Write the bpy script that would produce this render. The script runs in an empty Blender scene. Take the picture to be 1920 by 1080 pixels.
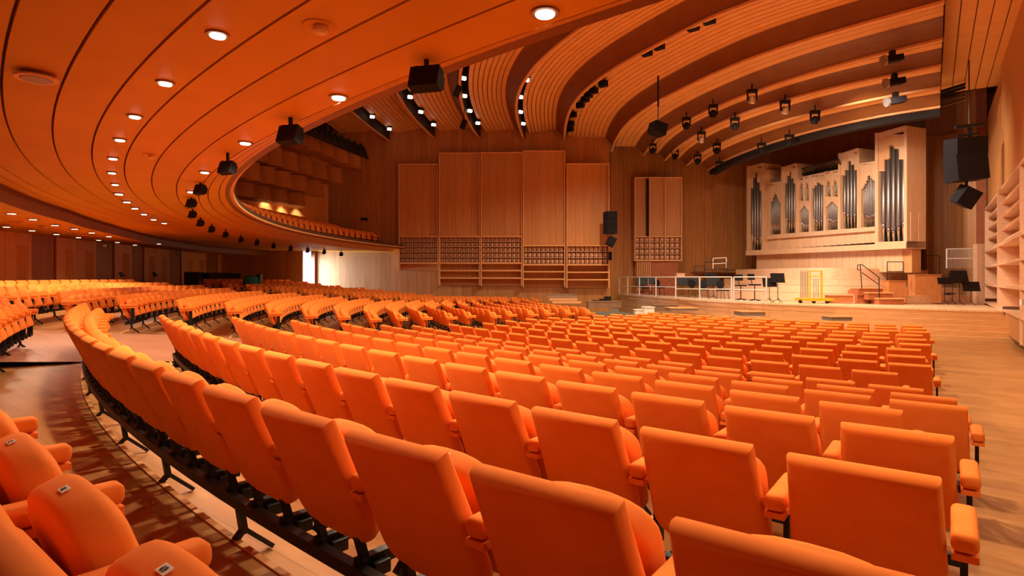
import bpy, bmesh, math, random
from math import pi, sin, cos, atan2, hypot, sqrt, radians
from mathutils import Vector, Matrix
random.seed(7)
SC = bpy.context.scene
COL = SC.collection

# ------------------------------------------------------------------ camera, world, lights
E = 1.86          # eye height over the flat stalls floor
F = 1100.0        # focal length in pixels of a 1920 wide frame
HY = 523.0        # horizon row
KT = 0.016        # the hall falls gently to the right
cam_d = bpy.data.cameras.new('camera'); cam = bpy.data.objects.new('camera', cam_d); COL.objects.link(cam)
cam.location = (0, 0, E); cam.rotation_euler = (pi/2, 0, 0)
cam_d.sensor_width = 36; cam_d.lens = 36*F/1920; cam_d.shift_y = -(540-HY)/1920
cam_d.clip_start = .05; cam_d.clip_end = 200
SC.camera = cam
SC.view_settings.view_transform = 'Standard'; SC.view_settings.look = 'None'
SC.view_settings.gamma = 1; SC.view_settings.use_curve_mapping = False
SC.view_settings.exposure = 0.0
w = bpy.data.worlds.new('World'); SC.world = w; w.use_nodes = True
w.node_tree.nodes['Background'].inputs[0].default_value = (1.0, .62, .34, 1)
w.node_tree.nodes['Background'].inputs[1].default_value = .24
WARM = (1.0, .80, .56)
def spot(name, loc, aim, power, cone=140, size=.12, blend=.6, col=WARM):
    l = bpy.data.lights.new(name, 'SPOT'); l.energy = power; l.color = col; l.spot_size = radians(cone)
    l.spot_blend = blend; l.shadow_soft_size = size
    o = bpy.data.objects.new(name, l); COL.objects.link(o); o.location = loc
    o.rotation_euler = (Vector(aim)-Vector(loc)).to_track_quat('-Z', 'Y').to_euler()
    return o
def P(x, y, Y):
    return Vector(((x-960)/F*Y, Y, E-(y-HY)/F*Y))
# hall lamps in the slots of the main ceiling
for i, (x, y, z, p) in enumerate([(2.5, 10, 9.6, 2700), (7.5, 15.0, 9.25, 2600), (.8, 18, 9.6, 2100), (5.2, 24.5, 9.4, 2200),
                                  (-3, 23, 9.4, 260), (10.6, 11.2, 9.2, 950), (-1.5, 12.5, 9.4, 2400)]):
    spot('hall_lamp', (x, y, z), (x*.9+.5, y+.3, 0), p, 150, .3)
# stage lamps: mostly the moving heads hung under the front ceiling strips
STL = []
for x, y, h, ax, ay, p in [(1410, 189, 7.0, 14, 31, 1300), (1472, 207, 6.6, 16.5, 27, 1500), (1528, 226, 6.4, 19, 27.5, 1300), (1337, 214, 7.0, 12, 29, 1200),
                          (1378, 238, 6.8, 13.5, 27, 1100), (1678, 156, 6.7, 18, 29, 800), (1620, 160, 6.9, 19.5, 23.5, 900), (1560, 180, 6.9, 22.0, 26.5, 1200)]:  # last two spots have no head, added to brighten the right wall
    Y = h*F/(HY-y); spot('stage_lamp', ((x-960)/F*Y, Y, E+h-.25), (ax, ay, 1), p*.72, 110, .14, .8, (1, .80, .64))
# downlights under the balcony
def UH0(x, y, h): Y = h*F/(HY-y); return ((x-960)/F*Y, Y, E+h)
DLA = [(1022, 22), (408, 63), (310, 154), (253, 217), (225, 261), (212, 296), (210, 323), (216, 345), (635, 181), (460, 267), (384, 322)]
for x, y in DLA:
    p = UH0(x, y, 1.40-KT*-6); spot('down_lamp', (p[0], p[1], p[2]-.06), (p[0], p[1], 0), (230 if y < 200 else 60), 150, .05, .5)
for r_, ts in ((26.4, range(1, 4)),):     # the rows run on over and behind the camera
    for i in ts:
        t_ = {27.49: 3.94, 26.4: 4.0}[r_]+i*1.35/r_
        spot('down_lamp', (17.54+r_*cos(t_), 23.03+r_*sin(t_), E+1.30), (17.54+r_*cos(t_), 23.03+r_*sin(t_), 0), 60, 150, .05, .5)
for x, y in [(12, 425), (60, 432), (106, 439), (147, 445), (185, 450), (220, 454)]:
    p = UH0(x, y, 1.12); spot('down_lamp', (p[0], p[1], p[2]-.08), (p[0]-.8, p[1]+.1, 0), 120, 100, .05, .5)
for x, y in [(62, 411), (22, 400), (103, 422), (172, 436), (253, 459), (298, 457)]:
    p = UH0(x, y, 1.12); spot('down_lamp', (p[0], p[1], p[2]-.08), (p[0], p[1], 0), 80, 150, .05, .5)

# ------------------------------------------------------------------ materials
MATS = {}
def mat(name, base, rough=.6, metal=0, emit=None, estr=0, spec=.5):
    if name in MATS: return MATS[name]
    m = bpy.data.materials.new(name); m.use_nodes = True; b = m.node_tree.nodes['Principled BSDF']
    b.inputs['Base Color'].default_value = (*base, 1); b.inputs['Roughness'].default_value = rough
    b.inputs['Metallic'].default_value = metal; b.inputs['Specular IOR Level'].default_value = spec
    if emit: b.inputs['Emission Color'].default_value = (*emit, 1); b.inputs['Emission Strength'].default_value = estr
    MATS[name] = m; return m
def noise_mat(name, c1, c2, scale=(1, 1, 1), nscale=4, rough=.5, rnd=.12, bump=0, boards=None, spec=.4, detail=4, sheen=0):
    """c1..c2 by a stretched noise; boards=(axis_expr_scale, width) adds seams; each object gets its own slight tint"""
    m = bpy.data.materials.new(name); m.use_nodes = True; nt = m.node_tree; N = nt.nodes; L = nt.links
    b = N['Principled BSDF']; tc = N.new('ShaderNodeTexCoord'); mp = N.new('ShaderNodeMapping'); mp.inputs['Scale'].default_value = scale
    L.new(tc.outputs['Object'], mp.inputs[0])
    nz = N.new('ShaderNodeTexNoise'); nz.inputs['Scale'].default_value = nscale; nz.inputs['Detail'].default_value = detail
    L.new(mp.outputs[0], nz.inputs['Vector'])
    r = N.new('ShaderNodeValToRGB'); r.color_ramp.elements[0].position = .32; r.color_ramp.elements[1].position = .68
    r.color_ramp.elements[0].color = (*c1, 1); r.color_ramp.elements[1].color = (*c2, 1); L.new(nz.outputs['Fac'], r.inputs[0])
    oi = N.new('ShaderNodeObjectInfo'); mr = N.new('ShaderNodeMapRange'); mr.inputs['To Min'].default_value = 1-rnd; mr.inputs['To Max'].default_value = 1+rnd
    L.new(oi.outputs['Random'], mr.inputs[0])
    hs = N.new('ShaderNodeHueSaturation'); L.new(r.outputs[0], hs.inputs['Color']); out = mr.outputs[0]
    if boards:
        ax, wd, amt = boards      # ax: 3-vector along which the boards are counted
        dp = N.new('ShaderNodeVectorMath'); dp.operation = 'DOT_PRODUCT'; dp.inputs[1].default_value = [a/wd for a in ax]
        L.new(tc.outputs['Object'], dp.inputs[0])
        fl = N.new('ShaderNodeMath'); fl.operation = 'FLOOR'; L.new(dp.outputs['Value'], fl.inputs[0])
        wn = N.new('ShaderNodeTexWhiteNoise'); wn.noise_dimensions = '1D'; L.new(fl.outputs[0], wn.inputs['W'])
        m2 = N.new('ShaderNodeMapRange'); m2.inputs['To Min'].default_value = 1-amt; m2.inputs['To Max'].default_value = 1+amt; L.new(wn.outputs['Value'], m2.inputs[0])
        fr = N.new('ShaderNodeMath'); fr.operation = 'FRACT'; L.new(dp.outputs['Value'], fr.inputs[0])
        gt = N.new('ShaderNodeMath'); gt.operation = 'GREATER_THAN'; gt.inputs[1].default_value = .06; L.new(fr.outputs[0], gt.inputs[0])
        m3 = N.new('ShaderNodeMapRange'); m3.inputs['To Min'].default_value = .72; L.new(gt.outputs[0], m3.inputs[0])
        mu = N.new('ShaderNodeMath'); mu.operation = 'MULTIPLY'; L.new(out, mu.inputs[0]); L.new(m2.outputs[0], mu.inputs[1])
        mv = N.new('ShaderNodeMath'); mv.operation = 'MULTIPLY'; L.new(mu.outputs[0], mv.inputs[0]); L.new(m3.outputs[0], mv.inputs[1]); out = mv.outputs[0]
    L.new(out, hs.inputs['Value']); L.new(hs.outputs[0], b.inputs['Base Color'])
    b.inputs['Roughness'].default_value = rough; b.inputs['Specular IOR Level'].default_value = spec
    if sheen: b.inputs['Sheen Weight'].default_value = sheen; b.inputs['Sheen Tint'].default_value = (1, .6, .3, 1)
    if bump:
        bp = N.new('ShaderNodeBump'); bp.inputs['Strength'].default_value = bump; bp.inputs['Distance'].default_value = .01
        L.new(nz.outputs['Fac'], bp.inputs['Height']); L.new(bp.outputs[0], b.inputs['Normal'])
    MATS[name] = m; return m
FAB = noise_mat('orange_fabric', (.84, .205, .026), (.89, .23, .036), (1, 1, 1), 9, .85, .05, .25, spec=.12, sheen=.06)
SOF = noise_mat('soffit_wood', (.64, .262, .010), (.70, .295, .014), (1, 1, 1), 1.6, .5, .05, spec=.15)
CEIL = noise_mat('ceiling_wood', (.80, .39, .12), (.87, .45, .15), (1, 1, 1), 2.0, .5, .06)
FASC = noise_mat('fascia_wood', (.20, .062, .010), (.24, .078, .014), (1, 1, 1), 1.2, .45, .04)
LIP = noise_mat('lip_wood', (.74, .36, .13), (.80, .42, .17), (1, 1, 1), 3, .45, .04)
WALL = noise_mat('wall_wood', (.42, .17, .045), (.52, .225, .065), (6, 6, .5), 1.5, .5, .03, boards=((.97, .25, 0), .28, .09))
WALLR = noise_mat('wall_wood_right', (.50, .215, .062), (.60, .27, .085), (6, 6, .5), 1.5, .5, .03, boards=((.58, .81, 0), .28, .09))
PANEL = noise_mat('panel_wood', (.52, .23, .07), (.62, .285, .095), (8, 8, .4), 1.5, .5, .10)
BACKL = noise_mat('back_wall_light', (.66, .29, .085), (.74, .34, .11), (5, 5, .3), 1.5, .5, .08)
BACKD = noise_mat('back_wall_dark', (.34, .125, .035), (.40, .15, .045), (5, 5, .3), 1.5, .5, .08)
PALE = noise_mat('pale_wood', (.70, .41, .24), (.78, .48, .29), (2, 2, 6), 2, .5, .05)
ORG = noise_mat('organ_wood', (.68, .41, .22), (.75, .47, .27), (4, 4, .6), 2, .5, .05)
STG = noise_mat('stage_wood', (.62, .31, .12), (.72, .38, .16), (1, 1, 9), 2, .42, .05)
STGF = noise_mat('stage_floor_wood', (.74, .46, .24), (.80, .52, .29), (1.5, 1.5, 1), 2, .35, .03, boards=((.81, -.58, 0), .2, .06))
FLO = noise_mat('floor_parquet', (.37, .16, .048), (.46, .215, .072), (1.2, 1.2, 1), 1.4, .32, .04, boards=((.62, .78, 0), .14, .10), spec=.5)
AIS = noise_mat('aisle_floor', (.46, .20, .11), (.52, .235, .135), (.6, .6, 1), 2, .4, .02, boards=((.62, .78, 0), .16, .04))
REDB = noise_mat('red_brown_wood', (.36, .10, .035), (.42, .13, .05), (2, 2, 2), 2, .5, .05)
BLK = mat('black_metal', (.008, .007, .007), .45, .3)
BLKP = mat('black_plastic', (.010, .008, .010), .75, spec=.2)
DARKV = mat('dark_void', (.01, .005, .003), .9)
GROOVE = mat('groove_dark', (.16, .035, .006), .9)
STEEL = mat('steel_grey', (.55, .50, .45), .3, .9)
TIN = mat('organ_tin', (.26, .21, .18), .38, .8)
CHROME = mat('bright_tin', (.60, .57, .54), .2, 1)
YEL = mat('yellow_paint', (.75, .36, .01), .45)
TEAL = mat('teal_cloth', (.02, .20, .17), .8)
WHT = mat('white_paint', (.80, .74, .66), .5)
GLOW = mat('lamp_glow', (1, .9, .75), .5, emit=(1, .86, .66), estr=7)
GLOWS = mat('slot_lamp_glow', (1, .9, .8), .5, emit=(1, .88, .72), estr=4)
GLASS = mat('lamp_glass_unlit', (.25, .10, .03), .25)
DAY = mat('daylit_glazing', (.9, .93, 1), .3, emit=(.85, .92, 1), estr=1.15)
TAGM = mat('number_tag', (.85, .80, .72), .5)
DIN = mat('detector_plastic', (.80, .50, .28), .5)

# ------------------------------------------------------------------ mesh helpers
class MB:
    def __init__(s): s.v = []; s.f = []
    def add(s, vs, fs):
        n = len(s.v); s.v += [tuple(v) for v in vs]; s.f += [tuple(i+n for i in f) for f in fs]; return s
    def box(s, c, d, rz=0, M=None):
        hx, hy, hz = d[0]/2, d[1]/2, d[2]/2; vs = []
        for x, y, z in ((-1,-1,-1),(1,-1,-1),(1,1,-1),(-1,1,-1),(-1,-1,1),(1,-1,1),(1,1,1),(-1,1,1)):
            p = Vector((x*hx, y*hy, z*hz))
            if M: p = M @ p
            elif rz: p = Vector((p.x*cos(rz)-p.y*sin(rz), p.x*sin(rz)+p.y*cos(rz), p.z))
            vs.append(p+Vector(c))
        return s.add(vs, ((3,2,1,0),(4,5,6,7),(0,1,5,4),(1,2,6,5),(2,3,7,6),(3,0,4,7)))
    def bar(s, a, b, wx, wz=None):
        a, b = Vector(a), Vector(b); wz = wz or wx; d = b-a; q = d.to_track_quat('Y', 'Z').to_matrix()
        return s.box((a+b)/2, (wx, d.length, wz), M=q)
    def tube(s, a, b, r, n=8, r2=None, cap=True):
        a, b = Vector(a), Vector(b); r2 = r if r2 is None else r2
        q = (b-a).to_track_quat('Z', 'Y').to_matrix(); vs = []
        for p, rr in ((a, r), (b, r2)):
            for i in range(n): vs.append(p+q @ Vector((rr*cos(2*pi*i/n), rr*sin(2*pi*i/n), 0)))
        fs = [(i, (i+1) % n, n+(i+1) % n, n+i) for i in range(n)]
        if cap: fs += [tuple(range(n-1, -1, -1)), tuple(range(n, 2*n))]
        return s.add(vs, fs)
    def lathe(s, c, prof, n=20, q=None):
        vs = []; c = Vector(c)
        for r, z in prof:
            for i in range(n):
                p = Vector((r*cos(2*pi*i/n), r*sin(2*pi*i/n), z)); vs.append(c+(q @ p if q else p))
        fs = []
        for k in range(len(prof)-1):
            for i in range(n): fs.append((k*n+i, k*n+(i+1) % n, (k+1)*n+(i+1) % n, (k+1)*n+i))
        fs += [tuple(range(n-1, -1, -1)), tuple(range((len(prof)-1)*n, len(prof)*n))]
        return s.add(vs, fs)
    def prism(s, poly, z0, z1):
        n = len(poly); vs = [(p[0], p[1], z0(p) if callable(z0) else z0) for p in poly]+[(p[0], p[1], z1(p) if callable(z1) else z1) for p in poly]
        return s.add(vs, [(i, (i+1) % n, n+(i+1) % n, n+i) for i in range(n)]+[tuple(range(n-1, -1, -1)), tuple(range(n, 2*n))])
    def sweep(s, path, sect):
        """path: list of (origin, axis_u, axis_v); sect: closed list of (u, v)"""
        k = len(sect); vs = []
        for o, u, v in path:
            for a, b in sect: vs.append(Vector(o)+Vector(u)*a+Vector(v)*b)
        fs = []
        for i in range(len(path)-1):
            for j in range(k): fs.append((i*k+j, i*k+(j+1) % k, (i+1)*k+(j+1) % k, (i+1)*k+j))
        fs += [tuple(range(k-1, -1, -1)), tuple((len(path)-1)*k+j for j in range(k))]
        return s.add(vs, fs)
    def mesh(s, name, m, smooth=False):
        me = bpy.data.meshes.new(name); me.from_pydata(s.v, [], s.f); me.materials.append(m)
        if smooth: me.shade_smooth()
        me.update(); return me
def fixn(me):
    bm = bmesh.new(); bm.from_mesh(me); bmesh.ops.recalc_face_normals(bm, faces=bm.faces); bm.to_mesh(me); bm.free()
def put(name, me, parent=None, **props):
    o = bpy.data.objects.new(name, me); COL.objects.link(o)
    if parent:
        o.parent = parent; o.matrix_parent_inverse = Matrix.Translation(-Vector(pabs(parent)))
    for k, v in props.items(): o[k] = v
    return o
def pabs(o):
    p = Vector(o.location)
    return p if o.parent is None else (o.parent and Vector((0, 0, 0)))
def part(name, mb, m, parent=None, smooth=False, **props):
    me = mb.mesh(name, m, smooth); fixn(me)
    return put(name, me, parent, **props)
def thing(name, loc, label, cat, group=None):
    o = bpy.data.objects.new(name, None); COL.objects.link(o); o.location = loc; o.empty_display_size = .1
    o['label'] = label; o['category'] = cat
    if group: o['group'] = group
    return o
def single(name, mb, m, label, cat, group=None, smooth=False):
    o = part(name, mb, m, None, smooth); o['label'] = label; o['category'] = cat
    if group: o['group'] = group
    return o
def struct(name, mb, m, parent=None, smooth=False):
    o = part(name, mb, m, parent, smooth)
    if parent is None: o['kind'] = 'structure'
    return o
def lerp(a, b, t): return a+(b-a)*t
def interp(x, pts):
    if x <= pts[0][0]: return pts[0][1]
    for (a, b), (c, d) in zip(pts, pts[1:]):
        if x <= c: return b+(d-b)*(x-a)/(c-a)
    return pts[-1][1]
ORD = ['first','second','third','fourth','fifth','sixth','seventh','eighth','ninth','tenth','eleventh','twelfth','thirteenth','fourteenth','fifteenth',
       'sixteenth','seventeenth','eighteenth','nineteenth','twentieth','twenty-first','twenty-second','twenty-third','twenty-fourth','twenty-fifth']

# ------------------------------------------------------------------ the rows: plan of the stalls
C0 = (17.48, 23.73)
RR = {-3: 32.2, -2: 31.2, -1: 30.25, 0: 29.28, 1: 28.305, 2: 27.253, 3: 26.249, 4: 25.35, 5: 24.5, 6: 23.65, 7: 22.8}
DH = {-3: .13, -2: .22, -1: .31, 0: .40, 1: .493, 2: .592, 3: .663, 4: .735, 5: .81, 6: .89}
def rowc(n):
    if n <= 7: return C0[0], C0[1], RR[n]
    return C0[0]-.16*(n-7), C0[1]+.46*(n-7), 22.8-.75*(n-7)
def rowdh(n): return DH.get(n, .965)
def side(p, a, d): return (p[0]-a[0])*d[1]-(p[1]-a[1])*d[0]      # >0: to the right of the line a+t*d
RB = ((1.336, 1.76), (.582, .813))      # right aisle edge of block A
LA = ((-5.95, 7.85), (.676, .737))      # left edge of block A
BN = ((-8.6, 12.35), (.80, .60))        # near edge of block B
BF = ((-13.8, 21.3), (.899, .438))      # far edge of block B
CN = ((-14.9, 23.9), (.899, .438))      # near edge of block C
YW = 33.5                               # left side wall

def terr_dh(r):
    for n in range(-3, 7):
        if r > rowc(n)[2]-.2 and n == -3: return DH[-3]+.88-.09
        if r > rowc(n)[2]-.2: return rowdh(n-1)+.88
    return 1.845
# floor terraces as rings
def ring_floor(mb, r0, r1, dh, a0, a1, n, drop=.5):
    for i in range(n):
        t0, t1 = lerp(a0, a1, i/n), lerp(a0, a1, (i+1)/n)
        q = []
        for r, t in ((r0, t0), (r1, t0), (r1, t1), (r0, t1)):
            x, y = C0[0]+r*cos(t), C0[1]+r*sin(t); q.append((x, y))
        z = lambda p: E-dh-KT*p[0]
        vs = [(x, y, E-dh-KT*x) for x, y in q]+[(x, y, E-dh-KT*x-drop) for x, y in q]
        mb.add(vs, ((0,1,2,3),(0,3,7,4)))
fl = MB()
edges = [rowc(n)[2]-.2 for n in range(-2, 8)]      # 31.0 ... 22.6
rs = [34.5]+edges
for k in range(len(rs)-1):
    dh = (rowdh(-3+k)+.88) if k > 0 else rowdh(-3)+.88
    ring_floor(fl, rs[k+1], rs[k], dh, radians(155), radians(262), 100)
# the flat floor in front of the lowest terrace: fan of quads
fv = []; n = 100
for i in range(n):
    t0, t1 = lerp(radians(150), radians(262), i/n), lerp(radians(150), radians(262), (i+1)/n)
    r = rs[-1]
    a = [(C0[0]+rr*cos(t), C0[1]+rr*sin(t)) for rr, t in ((r, t0), (r, t1), (3, t1), (3, t0))]
    fl.add([(x, y, E-1.845-KT*x) for x, y in a], ((0,1,2,3),))
floor = struct('floor', fl, FLO)
# nosings on each terrace edge
for k, r in enumerate(rs[1:-1]):
    mb = MB(); dh = rowdh(-3+k)+.88 if k else rowdh(-3)+.88
    path = []
    for i in range(121):
        t = lerp(radians(160), radians(258), i/120); u = Vector((cos(t), sin(t), 0))
        o = Vector((C0[0]+(r+.02)*u.x, C0[1]+(r+.02)*u.y, 0)); o.z = E-dh-KT*o.x+.004
        path.append((o, u, Vector((0, 0, 1))))
    mb.sweep(path, [(-.016, -.05), (.016, -.05), (.016, .004), (-.016, .004)])
    part('step_nosing', mb, LIP, floor)
# level wood slabs of the two cross aisles, laid just over the terraces
def slab_z(r):
    pts = [(e, rowdh(-2+k-1)+.88) for k, e in enumerate(edges)]      # edge radius -> drop at the upper edge
    pts = sorted(pts); pts = [(3, 1.845), (pts[0][0]-.6, 1.845)]+pts
    return interp(r, pts)
def aisle(line0, off0, line1, off1, r_hi, r_lo, name, m_=None):
    mb = MB(); rows = []
    n = 46
    for i in range(n+1):
        r = lerp(r_hi, r_lo, i/n); pr = []
        for (a, d), off in ((line0, off0), (line1, off1)):
            # intersect circle C0,r with the line, nearer to the left side
            ax, ay = a[0]+off*d[1]-C0[0], a[1]-off*d[0]-C0[1]
            b = ax*d[0]+ay*d[1]; c = ax*ax+ay*ay-r*r; disc = b*b-c
            t = -b-sqrt(max(disc, 0)); pr.append((C0[0]+ax+t*d[0], C0[1]+ay+t*d[1]))
        rows.append((r, pr))
    for (ra, pa), (rb, pb) in zip(rows, rows[1:]):
        m = 8
        for j in range(m):
            q = []
            for rr, pp, s in ((ra, pa, j/m), (ra, pa, (j+1)/m), (rb, pb, (j+1)/m), (rb, pb, j/m)):
                A0 = atan2(pp[0][1]-C0[1], pp[0][0]-C0[0]) % (2*pi); A1 = atan2(pp[1][1]-C0[1], pp[1][0]-C0[0]) % (2*pi)
                t = lerp(A0, A1, s); x, y = C0[0]+rr*cos(t), C0[1]+rr*sin(t)
                q.append((x, y, E-slab_z(rr)-KT*x+.012))
            mb.add(q, ((0,1,2,3),))
    o = part(name, mb, m_ or AIS); o['kind'] = 'structure'; return o

aisle(LA, -.35, BN, .35, 31.6, 14, 'floor_2')
aisle(BF, -.3, CN, .3, 31.6, 24, 'floor_3')
aisle(((7.2, 2.0), (.582, .813)), 0, RB, -.12, 29.5, 22.0, 'floor_4', FLO)

# ------------------------------------------------------------------ auditorium seats
def cushion(outline, th, bev, seg, inset=0, puff=0):
    bm = bmesh.new(); f0 = bm.faces.new([bm.verts.new((x, 0, z)) for x, z in outline])
    r = bmesh.ops.extrude_face_region(bm, geom=[f0]); vs = [e for e in r['geom'] if isinstance(e, bmesh.types.BMVert)]
    bmesh.ops.translate(bm, verts=vs, vec=(0, th, 0)); bmesh.ops.recalc_face_normals(bm, faces=bm.faces)
    ed = [e for e in bm.edges if abs(e.verts[0].co.y-e.verts[1].co.y) < 1e-6]
    if seg: bmesh.ops.bevel(bm, geom=ed, offset=bev, segments=seg, affect='EDGES', profile=.5)
    if inset:
        big = [f for f in bm.faces if len(f.verts) > 6]
        for f in big:
            nrm = f.normal.copy(); bmesh.ops.inset_region(bm, faces=[f], thickness=inset, depth=0)
            for v in f.verts: v.co += nrm*puff
    return bm
def rot_x(bm, ang, org):
    bmesh.ops.rotate(bm, verts=bm.verts, cent=org, matrix=Matrix.Rotation(ang, 3, 'X'))
def tomesh(bm, name, m, smooth=True):
    me = bpy.data.meshes.new(name); bm.to_mesh(me); bm.free(); me.materials.append(m)
    if smooth: me.shade_smooth(); me.set_sharp_from_angle(angle=radians(38))
    return me
def shell_outline(k):
    hw0, hw1, h, r = .222, .240, .545, .12
    pts = []
    for i in range(k+1):
        a = lerp(-pi/2, 0, i/k); pts.append((hw1-r+r*cos(a), r+r*sin(a)))       # lower right corner
    pts[0] = (pts[0][0], 0)
    pts.append((hw0, h))
    left = [(-x, z) for x, z in reversed(pts)]
    return pts+left
def pad_outline(k):
    hw, h = .205, .39; pts = [(hw, 0)]
    for i in range(k+1):
        a = lerp(0, pi, i/k); c, s = cos(a), sin(a)
        pts.append((hw*(abs(c)**.8)*(1 if c >= 0 else -1), h-.11+.11*(s**.9)))
    pts.append((-hw, 0)); return pts
LEAN = radians(24)
def seat_meshes(hi):
    k = 5 if hi else 2; sg = 3 if hi else 1
    out = {}
    bm = cushion(shell_outline(k), .078, .032, sg, .016 if hi else 0, .006); bmesh.ops.translate(bm, verts=bm.verts, vec=(0, 0, .355))
    rot_x(bm, LEAN, (0, 0, .355)); bmesh.ops.translate(bm, verts=bm.verts, vec=(0, -.02, 0)); out['backrest'] = tomesh(bm, 'backrest', FAB)
    if hi:   # the seam where back panel meets front pad
        mb = MB(); tp = Vector((0, -.02-.535*sin(LEAN), .355+.535*cos(LEAN))); u = Vector((0, cos(LEAN), sin(LEAN)))
        n_ = Vector((0, -sin(LEAN), cos(LEAN))); q = tp+u*.040+n_*.0005; mb.bar(q-Vector((.20, 0, 0)), q+Vector((.20, 0, 0)), .004, .003); out['seam'] = mb.mesh('seam', mat('seam_thread', (.25, .04, .005), .9))
    bm = cushion(pad_outline(12 if hi else 5), .105, .030, sg, .018 if hi else 0, .008); bmesh.ops.translate(bm, verts=bm.verts, vec=(0, .070, .405))
    rot_x(bm, radians(19), (0, .070, .405)); out['seat'] = tomesh(bm, 'seat', FAB)
    bm = bmesh.new(); bmesh.ops.create_cube(bm, size=1); bmesh.ops.scale(bm, verts=bm.verts, vec=(.074, .34, .060)); bmesh.ops.translate(bm, verts=bm.verts, vec=(0, .030, .660))
    bmesh.ops.bevel(bm, geom=bm.edges[:], offset=.020 if hi else .016, segments=sg, affect='EDGES', profile=.5)
    g = bmesh.ops.create_cube(bm, size=1); vs = g['verts']; bmesh.ops.scale(bm, verts=vs, vec=(.070, .33, .022)); bmesh.ops.translate(bm, verts=vs, vec=(0, .030, .615))
    out['armrest'] = tomesh(bm, 'armrest', FAB)
    mb = MB(); mb.box((0, .10, .45), (.022, .07, .35)); mb.bar((0, .10, .32), (0, .05, .27), .03, .04)
    out['arm_post'] = mb.mesh('arm_post', BLK)
    mb = MB(); mb.box((0, .05, .29), (.040, .17, .05)); mb.bar((0, .0, .30), (0, -.035, .42), .03, .03); mb.box((0, .05, .265), (.10, .07, .05))
    out['bracket'] = mb.mesh('bracket', BLK)
    return out
SM = seat_meshes(True)
LOWP = seat_meshes(False)
def seat_frame(n, th):
    cx, cy, r = rowc(n); rr = r-.235
    x, y = cx+rr*cos(th), cy+rr*sin(th)
    return x, y, E-(rowdh(n)+.88)-KT*x, atan2(-sin(th), -cos(th))-pi/2
PH = {0: 4.0524, 1: 4.061, 2: 4.061, 3: 4.062, 8: 4.057}
seats = []       # (n, block, index_from_right, count, x, y, z, rz)
rows_blk = {}
for n in range(-2, 18):
    cx, cy, r = rowc(n); da = .56/r
    if n in PH:
        ph = PH[n]+.222/r
    else:
        ph = 4.061+(.31*((n*7) % 3-1))/r
    blk = {'A': [], 'B': [], 'C': []}
    th = ph+40*da
    while th > radians(140):
        p = (cx+(r-.1)*cos(th), cy+(r-.1)*sin(th))
        if p[1] < YW-1.0:
            if side(p, *RB) < -.08 and side(p, *LA) > (.25 if n > 1 else -1.9):
                blk['A'].append(th)
            elif side(p, *LA) < (0 if n > 1 else -3) and side(p, *BN) < -.2 and side(p, *BF) > .25: blk['B'].append(th)
            elif side(p, *CN) < -.25 and p[1] > 20: blk['C'].append(th)
        th -= da
    for b, L in blk.items():
        if b == 'B' and n > 13: L = L[:max(2, int(len(L)))]
        rows_blk[n, b] = L
        for i, t in enumerate(L): seats.append((n, b, i, len(L))+seat_frame(n, t))
def inview(x, y):
    return y > .62 and abs(x/y) < .93
near = [s for s in seats if inview(s[4], s[5])]
near.sort(key=lambda s: hypot(s[4], s[5]) * (1.0 if s[1] == 'A' else 1.12))
IND = near[:300]; inset_ = set(id(s) for s in IND)
REST = [s for s in near if id(s) not in inset_]
def seat_label(s):
    n, b, i, c = s[:4]
    if b == 'A':
        if n == 0: row = 'curved row at the bottom left edge'
        elif n < 0: row = ('second' if n == -1 else 'third')+' row at far left edge'
        else: row = f'{ORD[n-1]} row seen from behind, main right block'
    else:
        row = f'{ORD[max(0, 17-n)]} row back from the stage, left block'
    if n <= 1 or b != 'A': return f'orange tip-up seat {ORD[min(24, c-1-i)]} from left end, {row}' if b == 'A' else f'orange tip-up seat {ORD[min(24, i)]} from near end, {row}'
    return f'orange tip-up seat {ORD[min(24, i)]} from right end, {row}'
for s in IND:
    n, b, i, c, x, y, z, rz = s
    o = thing('auditorium_seat', (x, y, z), seat_label(s), 'seat', 'orange auditorium seats in curved rows'); o.rotation_euler.z = rz
    D = SM
    for nm in ('backrest', 'seam', 'seat'):
        if nm == 'seam' and hypot(x, y) > 6: continue
        q = bpy.data.objects.new(nm, D[nm]); COL.objects.link(q); q.parent = o
    for sx in (-.14, .14):
        q = bpy.data.objects.new('bracket', D['bracket']); COL.objects.link(q); q.parent = o; q.location.x = sx
    for sx in ((-1, 1) if i == 0 else (-1,)):     # every seat owns the arm on its left, the end seat both
        for nm in ('armrest', 'arm_post'):
            q = bpy.data.objects.new(nm, D[nm]); COL.objects.link(q); q.parent = o; q.location.x = sx*.28
# all further seats as one object
mb = {FAB: MB(), BLK: MB()}
pre = {k: ([v.co.copy() for v in me.vertices], [tuple(p.vertices) for p in me.polygons], me.materials[0]) for k, me in LOWP.items()}
def stamp(x, y, z, rz, last=False, sc=1):
    c, s_ = cos(rz), sin(rz)
    for k in ('backrest', 'seat', 'armrest', 'arm_post'):
        vs, fs, m = pre[k]
        for ox in ((-.28, .28) if last and k[:3] == 'arm' else (-.28,) if k[:3] == 'arm' else (0,)):
            mb[m].add([(x+(v.x+ox)*c-v.y*s_, y+(v.x+ox)*s_+v.y*c, z+v.z*sc) for v in vs], fs)
for s in REST: stamp(s[4], s[5], s[6], s[7], s[2] == 0)
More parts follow.
